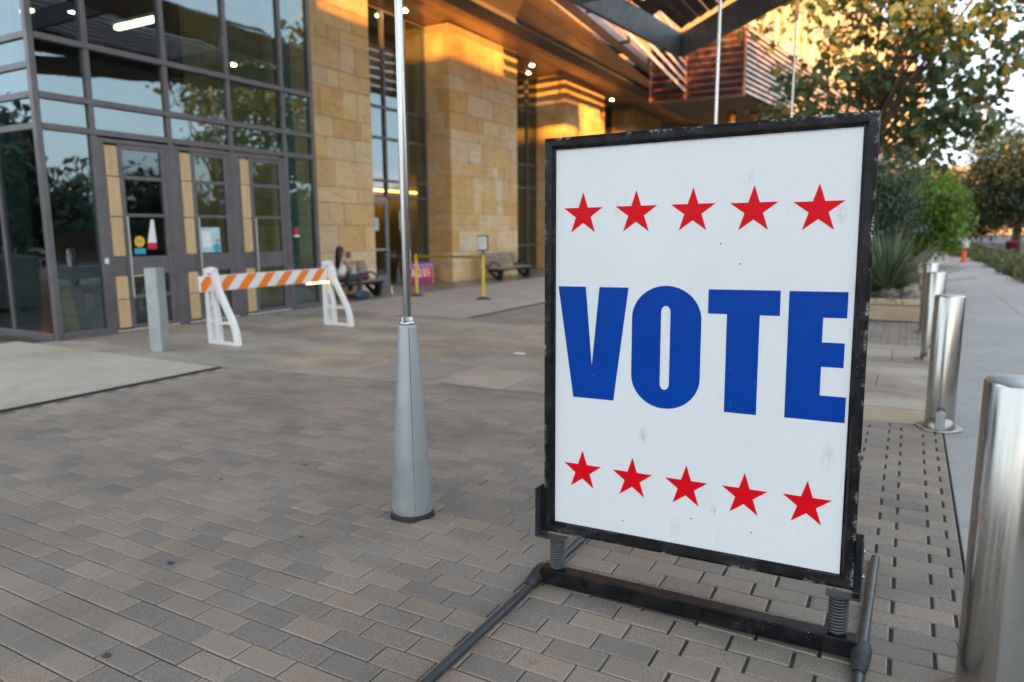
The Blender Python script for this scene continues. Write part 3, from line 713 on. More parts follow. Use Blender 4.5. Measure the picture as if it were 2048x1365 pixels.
while s < 48:
    p = org + sd*s; M4 = Matrix.Translation((p.x, p.y, 0)) @ Matrix.Rotation(-th, 4, 'Z')
    obj('fin', MB().cbox(.0, .28 if k % 3 else .4, -.09, .09, 8.62, 16.9, .01, M4), M['finwhite' if k % 2 else 'finmat'], uf)
    s += random.choice([.55, .7, .95]); k += 1
obj('lower_wall', MB().prism([(-13.2, 37.2), (-12.6, 37.2), (-11.2, 42), (-5.8, 47), (-5.8+sd.x*40, 47+sd.y*40), (-16, 90)], XY, 0, 8.5), M['wall'], uf)
for x, y, l in ((-7.15, 32.6, 'white round column left of its twin under the louvred bay'), (-6.35, 33.2, 'white round column nearest the tree under the louvred bay')):
    t = thing('round_column', l, 'column', (x, y, 0), 'round columns under the louvred bay')
    obj('shaft', MB().lathe([(.155, 0), (.155, 6.1)], (x, y, 0), 24), M['white'], t)
    obj('cap', MB().lathe([(.158, 6.1), (.158, 6.5)], (x, y, 0), 24), M['amberwood'], t)

# ---- steel canopy over the forecourt and its poles
cp = thing('canopy', 'dark steel canopy with pointed end and slatted roof on slim poles', 'canopy', (-4, 6, 5.85))
AP = Vector((-5.47, 18.86, 0)); B1 = Vector((-7.85, -6, 0)); B2 = Vector((.9, 11.61, 0)); B3 = Vector((.9, -6, 0))
def beam(a, b_, z0, z1, t=.11, nm='beam'):
    d = (b_-a).normalized(); n = Vector((-d.y, d.x, 0))*t/2
    return obj(nm, MB().prism([(a.x-n.x, a.y-n.y), (b_.x-n.x, b_.y-n.y), (b_.x+n.x, b_.y+n.y), (a.x+n.x, a.y+n.y)], XY, z0, z1), M['beam'], cp)
beam(AP+Vector((-.02, -.09, 0)), B1, 5.85, 6.42); beam(AP+Vector((.06, -.06, 0)), B2, 5.85, 6.42); beam(B2+Vector((0, -.1, 0)), B3, 6.34, 6.95)
beam(Vector((-2.18, 14.9, 0)), Vector((-2.18, -6, 0)), 5.86, 6.3, .16)
inner = lambda y: -5.47 + (y-18.86)*((-7.85+5.47)/(-6-18.86))
for y in (13.6, 9.4, 5.2, 1.0, -3.2): beam(Vector((inner(y)+.07, y, 0)), Vector((-2.27, y, 0)), 5.9, 6.28, .12, 'cross_beam')
for y in (9.4, 5.2, 1.0, -3.2): beam(Vector((-2.09, y, 0)), Vector((.84, y, 0)), 6.3, 6.48, .12, 'cross_beam')
x = -7.6; k = 0
while x < .85:
    yt = 18.86 + (x+5.47)*(11.61-18.86)/(.9+5.47) if x > -5.47 else 18.86 + (x+5.47)/((-7.85+5.47)/(-6-18.86))
    yt -= .12
    if yt > -5.5:
        M4 = Matrix.Translation((x, 0, 6.53)) @ Matrix.Rotation(R(-32), 4, 'Y')
        obj('slat', MB().cbox(-.12, .12, -6, yt, -.014, .014, .004, M4), M['slatd'], cp)
    x += .33
cl = obj('downlight', MB().lathe([(.06, 0), (.07, .05)], (-4.75, 13.75, 5.84), 14), M['lamp'], cp)
POLE = (-2.234, 2.92)
def pole(loc, label, full):
    t = thing('canopy_pole', label, 'pole', (loc[0], loc[1], 0), 'slim poles carrying the canopy')
    obj('shaft', MB().lathe([(.0205, 1.03), (.0205, 5.40)], (0, 0, 0), 24), M['chrome'], t, world=False)
    obj('foot_cone', MB().lathe([(.106, .028), (.1075, .05), (.106, .1), (.0485, 1.018), (.047, 1.026), (.03, 1.028)], (0, 0, 0), 40), M['cone'], t, world=False)
    obj('collar', MB().lathe([(.04, 1.031), (.04, 1.043), (.033, 1.045), (.033, 1.065), (.027, 1.068)], (0, 0, 0), 24), M['chrome'], t, world=False)
    obj('base_ring', MB().lathe([(.1085, 0.001), (.1085, .020), (.107, .027)], (0, 0, 0), 40), M['frame2'], t, world=False)
    a = -.80; sx, sy = math.cos(a), math.sin(a)
    sm = MB(); sm.tube([(.1068*sx, .1068*sy, .06), (.0492*sx, .0492*sy, 1.016)], .0016, 6); obj('seam', sm, M['frame2'], t, world=False)
    obj('bracket', MB().cbox(-.04, .04, -.035, .035, 5.40, 5.86, .006), M['beam'], t, world=False)
    return t
gp = random.Random(5); obj('cut_gap', MB().prism([(POLE[0]+(.113+gp.uniform(-.004, .014))*math.cos(a), POLE[1]+(.113+gp.uniform(-.004, .014))*math.sin(a)) for a in np.linspace(0, 2*math.pi, 29)[:-1]], XY, .0004, .0016), M['dark2'], bedo)
pl1 = pole(POLE, 'nearest canopy pole with a tapered galvanised foot on the brick paving', True)
dup(pl1, (-2.16, 9.0, 0), 'middle canopy pole rising behind the voting sign, left of the thinner one')
dup(pl1, (-2.18, 15.1, 0), 'farthest canopy pole, with its bracket among the tree leaves')

# ================================================================== VOTING SIGN
O = Vector((-1.263, 2.543, .2555)); uw = Vector((.99976, .01773, .01301)).normalized(); uh = Vector((-.01837, .02816, .99943)); uh = (uh-uw*uh.dot(uw)).normalized(); un = uw.cross(uh)
SW, SH = 1.174, 1.601
sg = thing('vote_sign', 'large white vote sign with red stars in a scratched black frame', 'sign', (-.676, 2.57, 0))
SM = Matrix((( uw.x, -un.x, uh.x, O.x), (uw.y, -un.y, uh.y, O.y), (uw.z, -un.z, uh.z, O.z), (0, 0, 0, 1)))   # local x = across, y = into the board, z = up
SMl = Matrix.Translation(-Vector(sg.location)) @ SM
def sobj(nm, mb, mat, par=sg):
    o = obj(nm, mb, M[mat], par, world=False)
    if par is sg: o.matrix_local = SMl
    return o
F = .0455
# mitred frame rails with a bevelled inner lip
def rail(p, q):
    """p, q outer corner points (u,v); built as a mitred moulding"""
    cx, cz = SW/2, SH/2
    def inn(c, d): return (c[0] + math.copysign(d, cx-c[0]), c[1] + math.copysign(d, cz-c[1]))
    prof = [(0, .03), (0, .004), (.004, 0), (.012, -.004), (.032, -.002), (F-.008, .006), (F-.006, .011), (F, .012), (F, .03)]
    v = []
    for c in (p, q):
        for d, yv in prof: a = inn(c, d); v.append((a[0], yv, a[1]))
    n = len(prof); b = MB(); b.add(v, [(i, i+1, n+i+1, n+i) for i in range(n-1)] + [(n-1, 0, n, 2*n-1), tuple(range(n))[::-1], tuple(range(n, 2*n))])
    ro_ = sobj('frame_rail', b, 'scratched'); wa_ = ro_.data.attributes.new('wear', 'FLOAT', 'POINT')
    wa_.data.foreach_set('value', ([0, .35, 1, .12, .0, .0, .15, .0, 0]*2)); return ro_
cs = [(0, 0), (SW, 0), (SW, SH), (0, SH)]
for i in range(4): rail(cs[i], cs[(i+1) % 4])
pn = sobj('panel', MB().box(F-.012, SW-F+.012, .014, .026, F-.012, SH-F+.012), 'poster')
sobj('back_plate', MB().box(.02, SW-.02, .031, .036, .02, SH-.02), 'black')
def ink(nm, poly, mat, hole=None):
    b = MB(); n = len(poly)
    if hole:
        k = len(hole); v = [(u, .0131, z) for u, z in poly] + [(u, .0131, z) for u, z in hole]
        b.add(v, [(i, (i+1) % n, n+(i+1) % n, n+i) for i in range(n)])
    else: b.add([(u, .0131, z) for u, z in poly], [tuple(range(n))])
    me = b.mesh(nm, M[mat]); o = bpy.data.objects.new(nm, me); COL.objects.link(o); o.parent = sg; o.matrix_local = SMl
    return o
ink('letter', [(.0569, 1.0236), (.1744, 1.0236), (.2021, .713), (.2314, 1.0236), (.3492, 1.0236), (.2940, .580), (.1240, .580)], 'blue')
def superell(cx, cz, rx, rz, e, n=64):
    P = []
    for k in range(n):
        t = 2*math.pi*k/n; c, s = math.cos(t), math.sin(t)
        P.append((cx+rx*math.copysign(abs(c)**e, c), cz+rz*math.copysign(abs(s)**e, s)))
    return P
def stadium(cx, cz, hw, hh, r, n=64):
    P = []
    for k in range(n):
        t = 2*math.pi*(k+.5)/n; c, s = math.cos(t), math.sin(t)
        P.append((cx+math.copysign(hw-r, c)+r*c, cz+math.copysign(hh-r, s)+r*s))
    return P
def roundO(cx, cz, hw, hh, rx, ry, n=64):
    P = []
    for k in range(n):
        t = 2*math.pi*(k+.5)/n; c, s = math.cos(t), math.sin(t)
        P.append((cx+math.copysign(hw-rx, c)+rx*c, cz+math.copysign(hh-ry, s)+ry*s))
    return P
ink('letter', roundO(.4965, .8005, .1318, .2325, .1318, .125), 'blue', roundO(.4955, .7995, .0178, .159, .0178, .024))
ink('letter', [(.6510, 1.0235), (.8975, 1.0235), (.8975, .9357), (.8308, .9357), (.8308, .578), (.7185, .578), (.7185, .9357), (.6510, .9357)], 'blue')
ink('letter', [(.9255, 1.0232), (1.1095, 1.0232), (1.1095, .9355), (1.0360, .9355), (1.0360, .8512), (1.1066, .8512), (1.1066, .7677), (1.0370, .7677), (1.0370, .6683), (1.1190, .6683), (1.1190, .580), (.9262, .580)], 'blue')
def star(cx, ct, r=.0850):
    cz = ct-r; q = []
    for k in range(10):
        t = math.pi/2 + k*math.pi/5; rr = r if k % 2 == 0 else r*.382
        q.append((cx+rr*math.cos(t), cz+rr*math.sin(t)))
    b = MB(); v = [(u, .0131, z) for u, z in q] + [(cx, .0131, cz)]
    b.add(v, [(k, (k+1) % 10, 10) for k in range(10)])
    o = obj('star', b, M['red'], sg, world=False); o.matrix_local = SMl
for cx, ct in ((.1602, 1.3885), (.3736, 1.3885), (.5862, 1.3885), (.7972, 1.3860), (1.0057, 1.3825), (.1663, .3628), (.3760, .3605), (.5875, .3595), (.8004, .3605), (1.0125, .3628)): star(cx, ct)
for u, z in ((.6887, 1.1867), (.758, 1.115), (.61, .155), (.34, .098), (.83, .14)): sobj('staple_hole', MB().prism([(u+.0028*math.cos(a), z+.0028*math.sin(a)) for a in np.linspace(0, 2*math.pi, 9)[:-1]], XZ, .0128, .0139), 'black')
nb = MB()
for k in range(170):
    u = F+.004+k*(SW-2*F-.008)/169; nb.add([(u-.0016, .0132, SH-F+.001), (u+.0016, .0132, SH-F+.001), (u, .0132, SH-F-.007-.003*random.random())], [(0, 1, 2)])
no = sobj('flute_notches', nb, 'black'); no['kind'] = 'stuff'
# base: bar, coil springs, angle brackets, foot tubes with clamps
YB = 2.590
obj('base_bar', MB().cbox(-1.285, -.065, YB-.033, YB+.033, .015, .082, .005, Matrix.Translation((0, 0, 0)) @ Matrix.Translation((-.67, YB, 0)) @ Matrix.Rotation(R(1.2), 4, 'Z') @ Matrix.Translation((.67, -YB, 0))), M['scratched'], sg)
def spring(x, y, z0, z1, r=.029, turns=12, wr=.0055):
    pts = []; n = turns*18
    for i in range(n+1):
        t = 2*math.pi*i/18; zz = z0+wr+(z1-z0-2*wr)*i/n; pts.append((x+r*math.cos(t), y+r*math.sin(t), zz))
    b = MB(); b.tube(pts, wr, 6)
    s_ = obj('spring', b, M['spring'], sg)
    obj('spring_core', MB().lathe([(r-wr*1.2, z0), (r-wr*1.2, z1)], (x, y, 0), 16), M['rubber'], s_)
spring(-1.213, 2.578, .083, .222); spring(-.132, 2.602, .085, .235)
def bracket(u0, u1, uu, side):
    b = MB()
    b.cbox(u0, u1, -.006, .046, -.034, -.026, .003)                       # shelf on the spring
    if side < 0: b.cbox(u0, u0+.006, -.02, .05, -.026, .185, .002); b.cbox(u0+.006, u0+.03, .044, .05, -.026, .185, .002)
    else: b.cbox(u1-.006, u1, -.02, .05, -.026, .19, .002); b.cbox(u1-.03, u1-.006, .044, .05, -.026, .19, .002)
    o = obj('angle_bracket', b, M['tube'], sg, world=False); o.matrix_local = SMl
    for zz in (.05, .14):
        bo = MB().tube([((u0-.006 if side < 0 else u1), .02, zz), ((u0 if side < 0 else u1+.006), .02, zz)], .008, 8)
        obj('bolt', bo, M['galv'], o, world=False)
bracket(-.033, .098, 0, -1); bracket(1.088, 1.200, 0, 1)
for x, y0_, y1_ in ((-1.300, 1.62, 3.45), (-.052, 1.70, 3.47)):
    ft = obj('foot_tube', MB().tube([(x-.005, y0_, .019), (x, 2.5, .021), (x+.012, y1_, .019)], .0175, 14), M['tube'], sg)
    obj('clamp', MB().tube([(x-.001, YB-.105, .024), (x, YB-.09, .032), (x, YB-.02, .040), (x, YB+.03, .038), (x+.001, YB+.06, .026)], [.0205, .027, .034, .034, .022], 14), M['rubber'], ft)

# ================================================================== STREET FURNITURE
# ---- steel bollards
def bollard(loc, label):
    t = thing('bollard', label, 'bollard', loc, 'steel bollards along the sidewalk edge')
    r = .0985
    obj('post', MB().lathe([(r, .02), (r, .998), (r-.004, 1.006)], (0, 0, 0), 48), M['brushed'], t, world=False)
    obj('cap', MB().lathe([(r-.003, 1.005), (r-.006, 1.0105), (.0, 1.0110)], (0, 0, 0), 48, cap=False), M['galv'], t, world=False)
    obj('base_plate', MB().lathe([(.155, 0.003), (.155, .012), (.150, .016), (.1, .017)], (0, 0, 0), 40), M['platesteel'], t, world=False)
    obj('weld_collar', MB().lathe([(.112, .018), (.110, .024), (.100, .034)], (0, 0, 0), 40, cap=False), M['platesteel'], t, world=False)
    hc = MB(); hc.lathe([(.104*math.cos(a), .10*math.sin(a)) for a in np.linspace(0, math.pi/2-.02, 9)], (0, 0, 0), 28); hc.v = [(x, y*1.12-.034, z+.018) for x, y, z in hc.v]; obj('hinge_cover', hc, M['platesteel'], t, world=False)
    hp = MB(); hp.cbox(-.032, .032, -.150, -.105, .02, .15, .004); hs = obj('lock_hasp', hp, M['galv'], t, world=False)
    obj('hasp_loop', MB().tube([(-.026, -.128, .145), (-.026, -.128, .172), (.026, -.128, .172), (.026, -.128, .145)], .004, 6), M['frame2'], hs, world=False)
    a = R(-140); obj('set_screw', MB().tube([(r*math.cos(a)*.98, r*math.sin(a)*.98, .955), (r*math.cos(a)*1.02, r*math.sin(a)*1.02, .955)], .011, 12), M['galv'], t, world=False)
    return t
bo = bollard((.285, 6.16, 0), 'second steel bollard at the corner of brick paving, flagstones and sidewalk')
nb_ = dup(bo, (.318, 2.50, 0), 'nearest steel bollard, cut off by the right picture edge', R(150)); nb_.scale.z = 1.05
dup(bo, (.285, 9.40, 0), 'third steel bollard, partly hidden behind the second, on the flagstones')
dup(bo, (.285, 11.9, 0), 'farthest steel bollard, in front of the yucca planter')
# ---- grey square post
t = thing('square_post', 'plain grey square metal post in front of the first boarded door', 'post', (-8.30, 5.69, 0))
obj('post', MB().cbox(-8.385, -8.215, 5.605, 5.775, .0, 1.06, .008, Matrix.Translation((-8.30, 5.69, 0)) @ Matrix.Rotation(R(20), 4, 'Z') @ Matrix.Translation((8.30, -5.69, 0))), M['cone'], t)
# ---- barricade
bc = thing('barricade', 'white plastic barricade with an orange and white striped rail', 'barricade', (-8, 7.5, 0))
for y in (6.42, 8.63):
    X0 = -8.27; f = lambda u, v, d: (X0+u, d, v); b = MB()
    b.band([(.045, 0), (.035, .5), (.04, .97)], [.085, .075, .08], f, y-.035, y+.035)
    b.band([(.545, 0), (.525, .18), (.47, .33), (.345, .54), (.23, .74), (.17, .95)], [.075, .07, .065, .065, .075, .09], f, y-.034, y+.034)
    b.band([(.195, 0), (.195, .30), (.185, .42), (.14, .62), (.135, .93)], [.075, .065, .05, .05, .06], f, y-.030, y+.030)
    b.band([(.02, .985), (.10, 1.005), (.19, .98)], [.06, .07, .06], f, y-.045, y+.045)
    b.band([(.06, .025), (.52, .02)], .045, f, y-.025, y+.025); b.band([(.06, .31), (.22, .28), (.32, .30), (.47, .30)], .035, f, y-.022, y+.022)
    b.band([(.06, .53), (.13, .54)], .03, f, y-.022, y+.022)
    obj('leg', b, M['white'], bc)
z0, z1 = .715, .925
rl = obj('rail', MB().cbox(-8.175, -8.135, 6.22, 8.74, z0, z1, .006), M['white'], bc)
k = 0; y = 6.12
while y < 8.75:
    a = [(y, z0+.004), (y+.17, z0+.004), (y+.36, z1-.004), (y+.19, z1-.004)]
    # clip to the rail length
    pts = []
    lo, hi = 6.226, 8.734
    def clip(P, val, keep):
        o = []
        for i in range(len(P)):
            p, q = P[i-1], P[i]; ip, iq = keep(p[0]), keep(q[0])
            if ip != iq: s_ = (val-p[0])/(q[0]-p[0]); o.append((val, p[1]+s_*(q[1]-p[1])))
            if iq: o.append(q)
        return o
    a = clip(a, lo, lambda v: v >= lo); a = clip(a, hi, lambda v: v <= hi) if a else a
    if len(a) > 2: obj('stripe', MB().prism(a, YZ, -8.1352, -8.1335), M['orange'], rl)
    y += .345
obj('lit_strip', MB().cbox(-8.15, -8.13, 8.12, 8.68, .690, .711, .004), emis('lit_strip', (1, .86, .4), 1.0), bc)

# ---- benches
def bench(loc, label):
    t = thing('bench', label, 'bench', loc, 'slatted benches along the wall')
    for i in range(6):
        x = -.47+i*.088; obj('seat_slat', MB().cbox(x-.037, x+.037, -1.12, 1.12, .355, .385, .006), M['wood'], t, world=False)
    for i in range(5):
        z = .45+i*.075; x = -.52-.075*i*.35; obj('back_slat', MB().cbox(x-.014, x+.014, -1.12, 1.12, z, z+.062, .005), M['wood'], t, world=False)
    for s in (-1, 1):
        y = s*.88; b = MB()
        b.band([(-.655, .80), (-.60, .62), (-.53, .44), (-.42, .28), (-.22, .12), (-.10, .02)], [.04, .05, .06, .07, .085, .09], XZ, y-.03, y+.03)
        b.prism([(-.16, 0), (.02, 0), (.06, .25), (.07, .34), (-.5, .34), (-.42, .28), (-.10, .24)], XZ, y-.045, y+.045)
        obj('support', b, M['black'], t, world=False)
        pts = [(-.25+.20*math.cos(a), y, .385+.17*math.sin(a)) for a in np.linspace(0, math.pi, 13)]
        obj('armrest', MB().tube(pts, .021, 8), M['black'], t, world=False)
    obj('seat_rail', MB().cbox(.035, .06, -1.0, 1.0, .30, .352, .004), M['black'], t, world=False)
    return t
be = bench((-10.86, 12.27, 0), 'slatted bench with a seated woman, beside the grey side door')
dup(be, (-10.77, 19.66, 0), 'empty slatted bench against the broad pillar beyond the stanchions')

# ---- stanchions, belt and notice
def stanchion(loc, label):
    t = thing('stanchion', label, 'stanchion', loc, 'yellow crowd barrier posts')
    obj('tube', MB().lathe([(.034, .045), (.034, .90)], (0, 0, 0), 20), M['yellow'], t, world=False)
    obj('foot', MB().lathe([(.175, 0), (.172, .016), (.09, .04), (.04, .06)], (0, 0, 0), 28), M['rubber'], t, world=False)
    obj('belt_head', MB().lathe([(.036, .90), (.036, .955), (.03, .965)], (0, 0, 0), 20), M['yellow'], t, world=False)
    return t
st = stanchion((-10.05, 13.53, 0), 'yellow stanchion nearer the grey door, without a notice')
dup(st, (-8.19, 13.47, 0), 'yellow stanchion with a framed notice on top')
bl = thing('barrier_belt', 'yellow and black striped belt stretched between the two stanchions', 'belt', (-9.1, 13.5, .93))
obj('webbing', MB().box(-10.02, -8.22, 13.497, 13.503, .895, .955), M['yellow'], bl)
for k in range(20):
    x = -10.0+k*.089; obj('black_stripe', MB().prism([(x, .893), (x+.048, .893), (x+.078, .957), (x+.03, .957)], XZ, 13.490, 13.510), M['black'], bl)
ns = thing('notice_sign', 'small white notice in a black frame above the right stanchion', 'sign', (-8.19, 13.47, .965))
obj('frame', MB().cbox(-8.33, -8.05, 13.455, 13.485, 1.07, 1.40, .012), M['black'], ns); obj('paper', MB().box(-8.305, -8.075, 13.450, 13.454, 1.095, 1.375), M['paper'], ns)
pl = MB()
for k in range(5): pl.box(-8.285, -8.10-.02*(k % 2), 13.4485, 13.4497, 1.33-k*.045, 1.34-k*.045)
obj('print_lines', pl, M['dkline'], ns)
obj('bail', MB().tube([(-8.235, 13.47, .95), (-8.225, 13.47, 1.02), (-8.19, 13.47, 1.05), (-8.155, 13.47, 1.02), (-8.145, 13.47, .95)], .012, 8).tube([(-8.19, 13.47, 1.03), (-8.19, 13.47, 1.08)], .014, 8), M['black'], ns)

# ---- AQUI board and the white notice stand beside it
aq = thing('aqui_board', 'red and purple AQUI voting board with white stars, leaning by the pillar', 'sign', (-12.1, 16.85, 0))
AM = Matrix.Translation((-12.08, 16.50, 0)) @ Matrix.Rotation(R(74), 4, 'Z') @ Matrix.Rotation(R(-6), 4, 'X')
def aobj(nm, mb, mat, par=None):
    o = obj(nm, mb, M[mat], par or aq, world=False)
    if par is None: o.matrix_local = Matrix.Translation(-Vector(aq.location)) @ AM
    return o
pb = aobj('board', MB().cbox(-.46, .46, -.012, .012, .01, .64, .004), 'redp')
aobj('purple_field', MB().box(-.38, .38, -.0142, -.0125, .03, .19), 'purple', pb); aobj('purple_band', MB().box(-.455, .455, -.0142, -.0125, .585, .635), 'purple', pb)
aobj('blue_band', MB().box(-.455, .455, -.0142, -.0125, .50, .585), 'bluep', pb)
for k in range(6):
    b = MB(); cx = -.38+k*.152
    b.prism([(cx+(.042 if j % 2 == 0 else .018)*math.cos(math.pi/2+j*math.pi/5), .542+(.042 if j % 2 == 0 else .018)*math.sin(math.pi/2+j*math.pi/5)) for j in range(10)], XZ, -.0165, -.0145); aobj('white_star', b, 'paper', pb)
for sx in (-.42, .42):
    for k in range(4):
        b = MB(); cz = .08+k*.115
        b.prism([(sx+(.03 if j % 2 == 0 else .013)*math.cos(math.pi/2+j*math.pi/5), cz+(.03 if j % 2 == 0 else .013)*math.sin(math.pi/2+j*math.pi/5)) for j in range(10)], XZ, -.0165, -.0145); aobj('white_star', b, 'paper', pb)
def bar_letter(nm, polys, x0):
    b = MB()
    for P in polys: b.prism([(x0+u, .22+v) for u, v in P], XZ, -.0175, -.0145)
    aobj(nm, b, 'paper', pb)
H_ = .24
bar_letter('letter', [[(0, 0), (.038, 0), (.088, H_), (.062, H_)], [(.112, 0), (.15, 0), (.088, H_), (.062, H_)], [(.03, .05), (.12, .05), (.112, .085), (.038, .085)]], -.345)
bar_letter('letter', [[(0, .03), (.036, .03), (.036, .21), (0, .21)], [(.099, .03), (.135, .03), (.135, .21), (.099, .21)], [(.005, .205), (.13, .205), (.105, H_), (.03, H_)], [(.03, 0), (.105, 0), (.13, .035), (.005, .035)], [(.078, .06), (.105, .06), (.16, -.03), (.122, -.03)]], -.145)
bar_letter('letter', [[(0, .03), (.036, .03), (.036, H_), (0, H_)], [(.094, .03), (.13, .03), (.13, H_), (.094, H_)], [(.03, 0), (.10, 0), (.127, .036), (.003, .036)]], .06)
bar_letter('letter', [[(0, 0), (.038, 0), (.038, H_), (0, H_)]], .255)
ws = thing('notice_stand', 'white and blue notice board on black legs, half hidden behind the near pole', 'sign', (-12.15, 16.0, 0))
b = MB(); b.prism([(15.74, .45), (16.02, .45), (16.02, .98), (15.96, 1.06), (15.80, 1.06), (15.74, .98)], YZ, -12.13, -12.10); wo = obj('board', b, M['white'], ws)
for z in (.55, .66, .77, .88): obj('blue_line', MB().box(-12.099, -12.097, 15.77, 15.99, z, z+.035), M['teal' if z > .8 else 'bluep'], wo)
for s in (15.77, 15.99): obj('leg', MB().tube([(-12.15, s, .0), (-12.12, s, .46)], .015, 8), M['black'], ws)
# ---- small red and white wedge by the bench
rw = thing('folded_card', 'small folded red and white card standing on the slab past the bench', 'card', (-10.9, 13.66, 0))
obj('red_face', MB().prism([(13.60, .0), (13.68, .0), (13.665, .21), (13.655, .21)], YZ, -10.93, -10.92), M['redp'], rw)
obj('white_face', MB().prism([(13.682, .0), (13.74, .0), (13.70, .21), (13.667, .21)], YZ, -10.935, -10.925), M['paper'], rw)
# ---- bags
def blob(b, c, r, n=14, seed=0, sag=.0):
    rg = random.Random(seed); vs = []; fs = []; m_ = n//2
    for i in range(m_+1):
        ph = math.pi*i/m_
        for k in range(n):
            t = 2*math.pi*k/n; q = 1+rg.uniform(-.09, .09)
            z = math.cos(ph); rr = math.sin(ph)
            vs.append((c[0]+r[0]*rr*math.cos(t)*q, c[1]+r[1]*rr*math.sin(t)*q, max(c[2]-r[2]*.85, c[2]+r[2]*z*q)))
    for i in range(m_):
        for k in range(n): fs.append((i*n+k, i*n+(k+1) % n, (i+1)*n+(k+1) % n, (i+1)*n+k))
    b.add(vs, fs, True); return b
t = thing('blue_bag', 'slumped dark blue bag on the slab below the bench', 'bag', (-10.75, 12.35, 0))
obj('body', blob(MB(), (-10.72, 12.36, .09), (.16, .24, .10), 16, 3), M['bagblue'], t); obj('strap', MB().tube([(-10.6, 12.2, .1), (-10.55, 12.3, .15), (-10.58, 12.45, .08)], .012, 6), M['black'], t)
t = thing('purple_bag', 'dark purple bag lying on the bench seat', 'bag', (-11.1, 12.85, .385))
obj('body', blob(MB(), (-11.08, 12.83, .46), (.14, .22, .085), 16, 5), M['bagpur'], t); obj('strap', MB().tube([(-11.0, 12.7, .52), (-10.97, 12.83, .56), (-11.0, 12.95, .5)], .012, 6), M['bagpur'], t)
t = thing('white_tote', 'white tote bag with a blue stripe upright on the bench', 'bag', (-10.97, 12.45, .385))
obj('body', MB().prism([(12.36, .387), (12.50, .387), (12.47, .72), (12.36, .74)], YZ, -11.06, -10.98), M['shirt'], t); obj('stripe', MB().prism([(12.40, .40), (12.425, .40), (12.425, .70), (12.40, .70)], YZ, -10.9795, -10.977), M['bluep'], t)

# ---- seated woman
def skin_obj(name, verts, edges, radii, mat, parent, root=0, sub=2):
    me = bpy.data.meshes.new(name); me.from_pydata(verts, edges, []); me.materials.append(mat)
    o = bpy.data.objects.new(name, me); COL.objects.link(o); o.parent = parent
    md = o.modifiers.new('skin', 'SKIN'); md.use_smooth_shade = True
    sv = me.skin_vertices[0].data if len(me.skin_vertices) else None
    if sv is None:
        me.skin_vertices.new(); sv = me.skin_vertices[0].data
    for i, r in enumerate(radii): sv[i].radius = (r, r) if not hasattr(r, '__len__') else r; sv[i].use_root = (i == root)
    s2 = o.modifiers.new('sub', 'SUBSURF'); s2.levels = sub; s2.render_levels = sub
    return o
PB = Vector((-10.98, 12.0, -.04))
pw = thing('person', 'woman with long dark hair in a white strap top sitting on the bench', 'person', tuple(PB)); pw.scale = (1.1, 1.1, 1.1)
# local: y forward (along the bench), x towards the street
V = []; E = []; RD = []
def jv(p, r, link=None):
    V.append(p); RD.append(r)
    if link is not None: E.append((link, len(V)-1))
    return len(V)-1
pel = jv((0, 0, .49), (.125, .10)); wa = jv((0, .0, .60), (.105, .085), pel); ch = jv((0, .03, .73), (.115, .09), wa); sh = jv((0, .03, .82), (.075, .06), ch)
nk = jv((0, .04, .875), .038, sh); hd = jv((.0, .05, .935), (.058, .066), nk); ht = jv((.0, .055, 1.03), (.066, .075), hd); hp_ = jv((.0, .05, 1.085), (.04, .045), ht)
for sx in (1, -1):
    s_ = jv((.125*sx, .03, .805), .043, sh); e_ = jv((.165*sx, .12 if sx > 0 else .13, .62), .034, s_)
    wv_ = jv((.10*sx, .26, .70 if sx > 0 else .60), .024, e_); hn = jv((.085*sx, .30, .735 if sx > 0 else .59), .026, wv_)
    for j, (dx, dl) in enumerate(((-.022, .05), (-.008, .062), (.006, .058), (.018, .045))):
        a_ = jv((.085*sx+dx, .325, .755 if sx > 0 else .58), .009, hn); jv((.08*sx+dx, .33+dl*.5, .775 if sx > 0 else .555), .008, a_)
    a_ = jv((.06*sx, .31, .745 if sx > 0 else .60), .010, hn); jv((.045*sx, .33, .765 if sx > 0 else .60), .009, a_)
    k1 = jv((.085*sx, .06, .465), .085, pel); kn = jv((.10*sx, .46 if sx > 0 else .42, .475), .058, k1)
    an = jv((.22*sx if sx > 0 else -.02, .27, .10), .036, kn); hl = jv((.23*sx if sx > 0 else -.02, .23, .045), .034, an); jv((.24*sx if sx > 0 else -.01, .40, .03), .028, hl)
body = skin_obj('body', V, E, RD, M['skin'], pw)
top = skin_obj('top', [(0, 0, .50), (0, 0, .60), (0, .025, .72), (0, .03, .765)], [(0, 1), (1, 2), (2, 3)], [(.138, .112), (.118, .098), (.128, .104), (.10, .082)], M['shirt'], pw)
for sx in (1, -1): obj('strap', MB().tube([(.07*sx, -.065, .74), (.075*sx, -.02, .83), (.07*sx, .05, .855), (.065*sx, .12, .77)], .009, 6), M['shirt'], pw, world=False)
tr_v = [(0, 0, .485), (.09, .08, .465), (.10, .46, .475), (.215, .29, .15), (-.09, .08, .465), (-.10, .42, .475), (-.03, .28, .15)]
skin_obj('trousers', tr_v, [(0, 1), (1, 2), (2, 3), (0, 4), (4, 5), (5, 6)], [(.145, .118), .102, .074, .052, .102, .074, .052], M['trous'], pw)
for x in (.225, -.02): skin_obj('sock', [(x, .27, .15), (x, .245, .06), (x+.005, .41, .035)], [(0, 1), (1, 2)], [.046, .044, .036], M['maroon'], pw, 0, 1)
skin_obj('hair', [(0, .03, 1.10), (0, .0, 1.05), (0, -.055, .96), (.01, -.075, .85), (.01, -.09, .72), (.01, -.09, .66)], [(0, 1), (1, 2), (2, 3), (3, 4), (4, 5)], [(.062, .07), (.082, .08), (.078, .06), (.07, .042), (.055, .03), (.03, .02)], M['hair'], pw)
fc = MB()
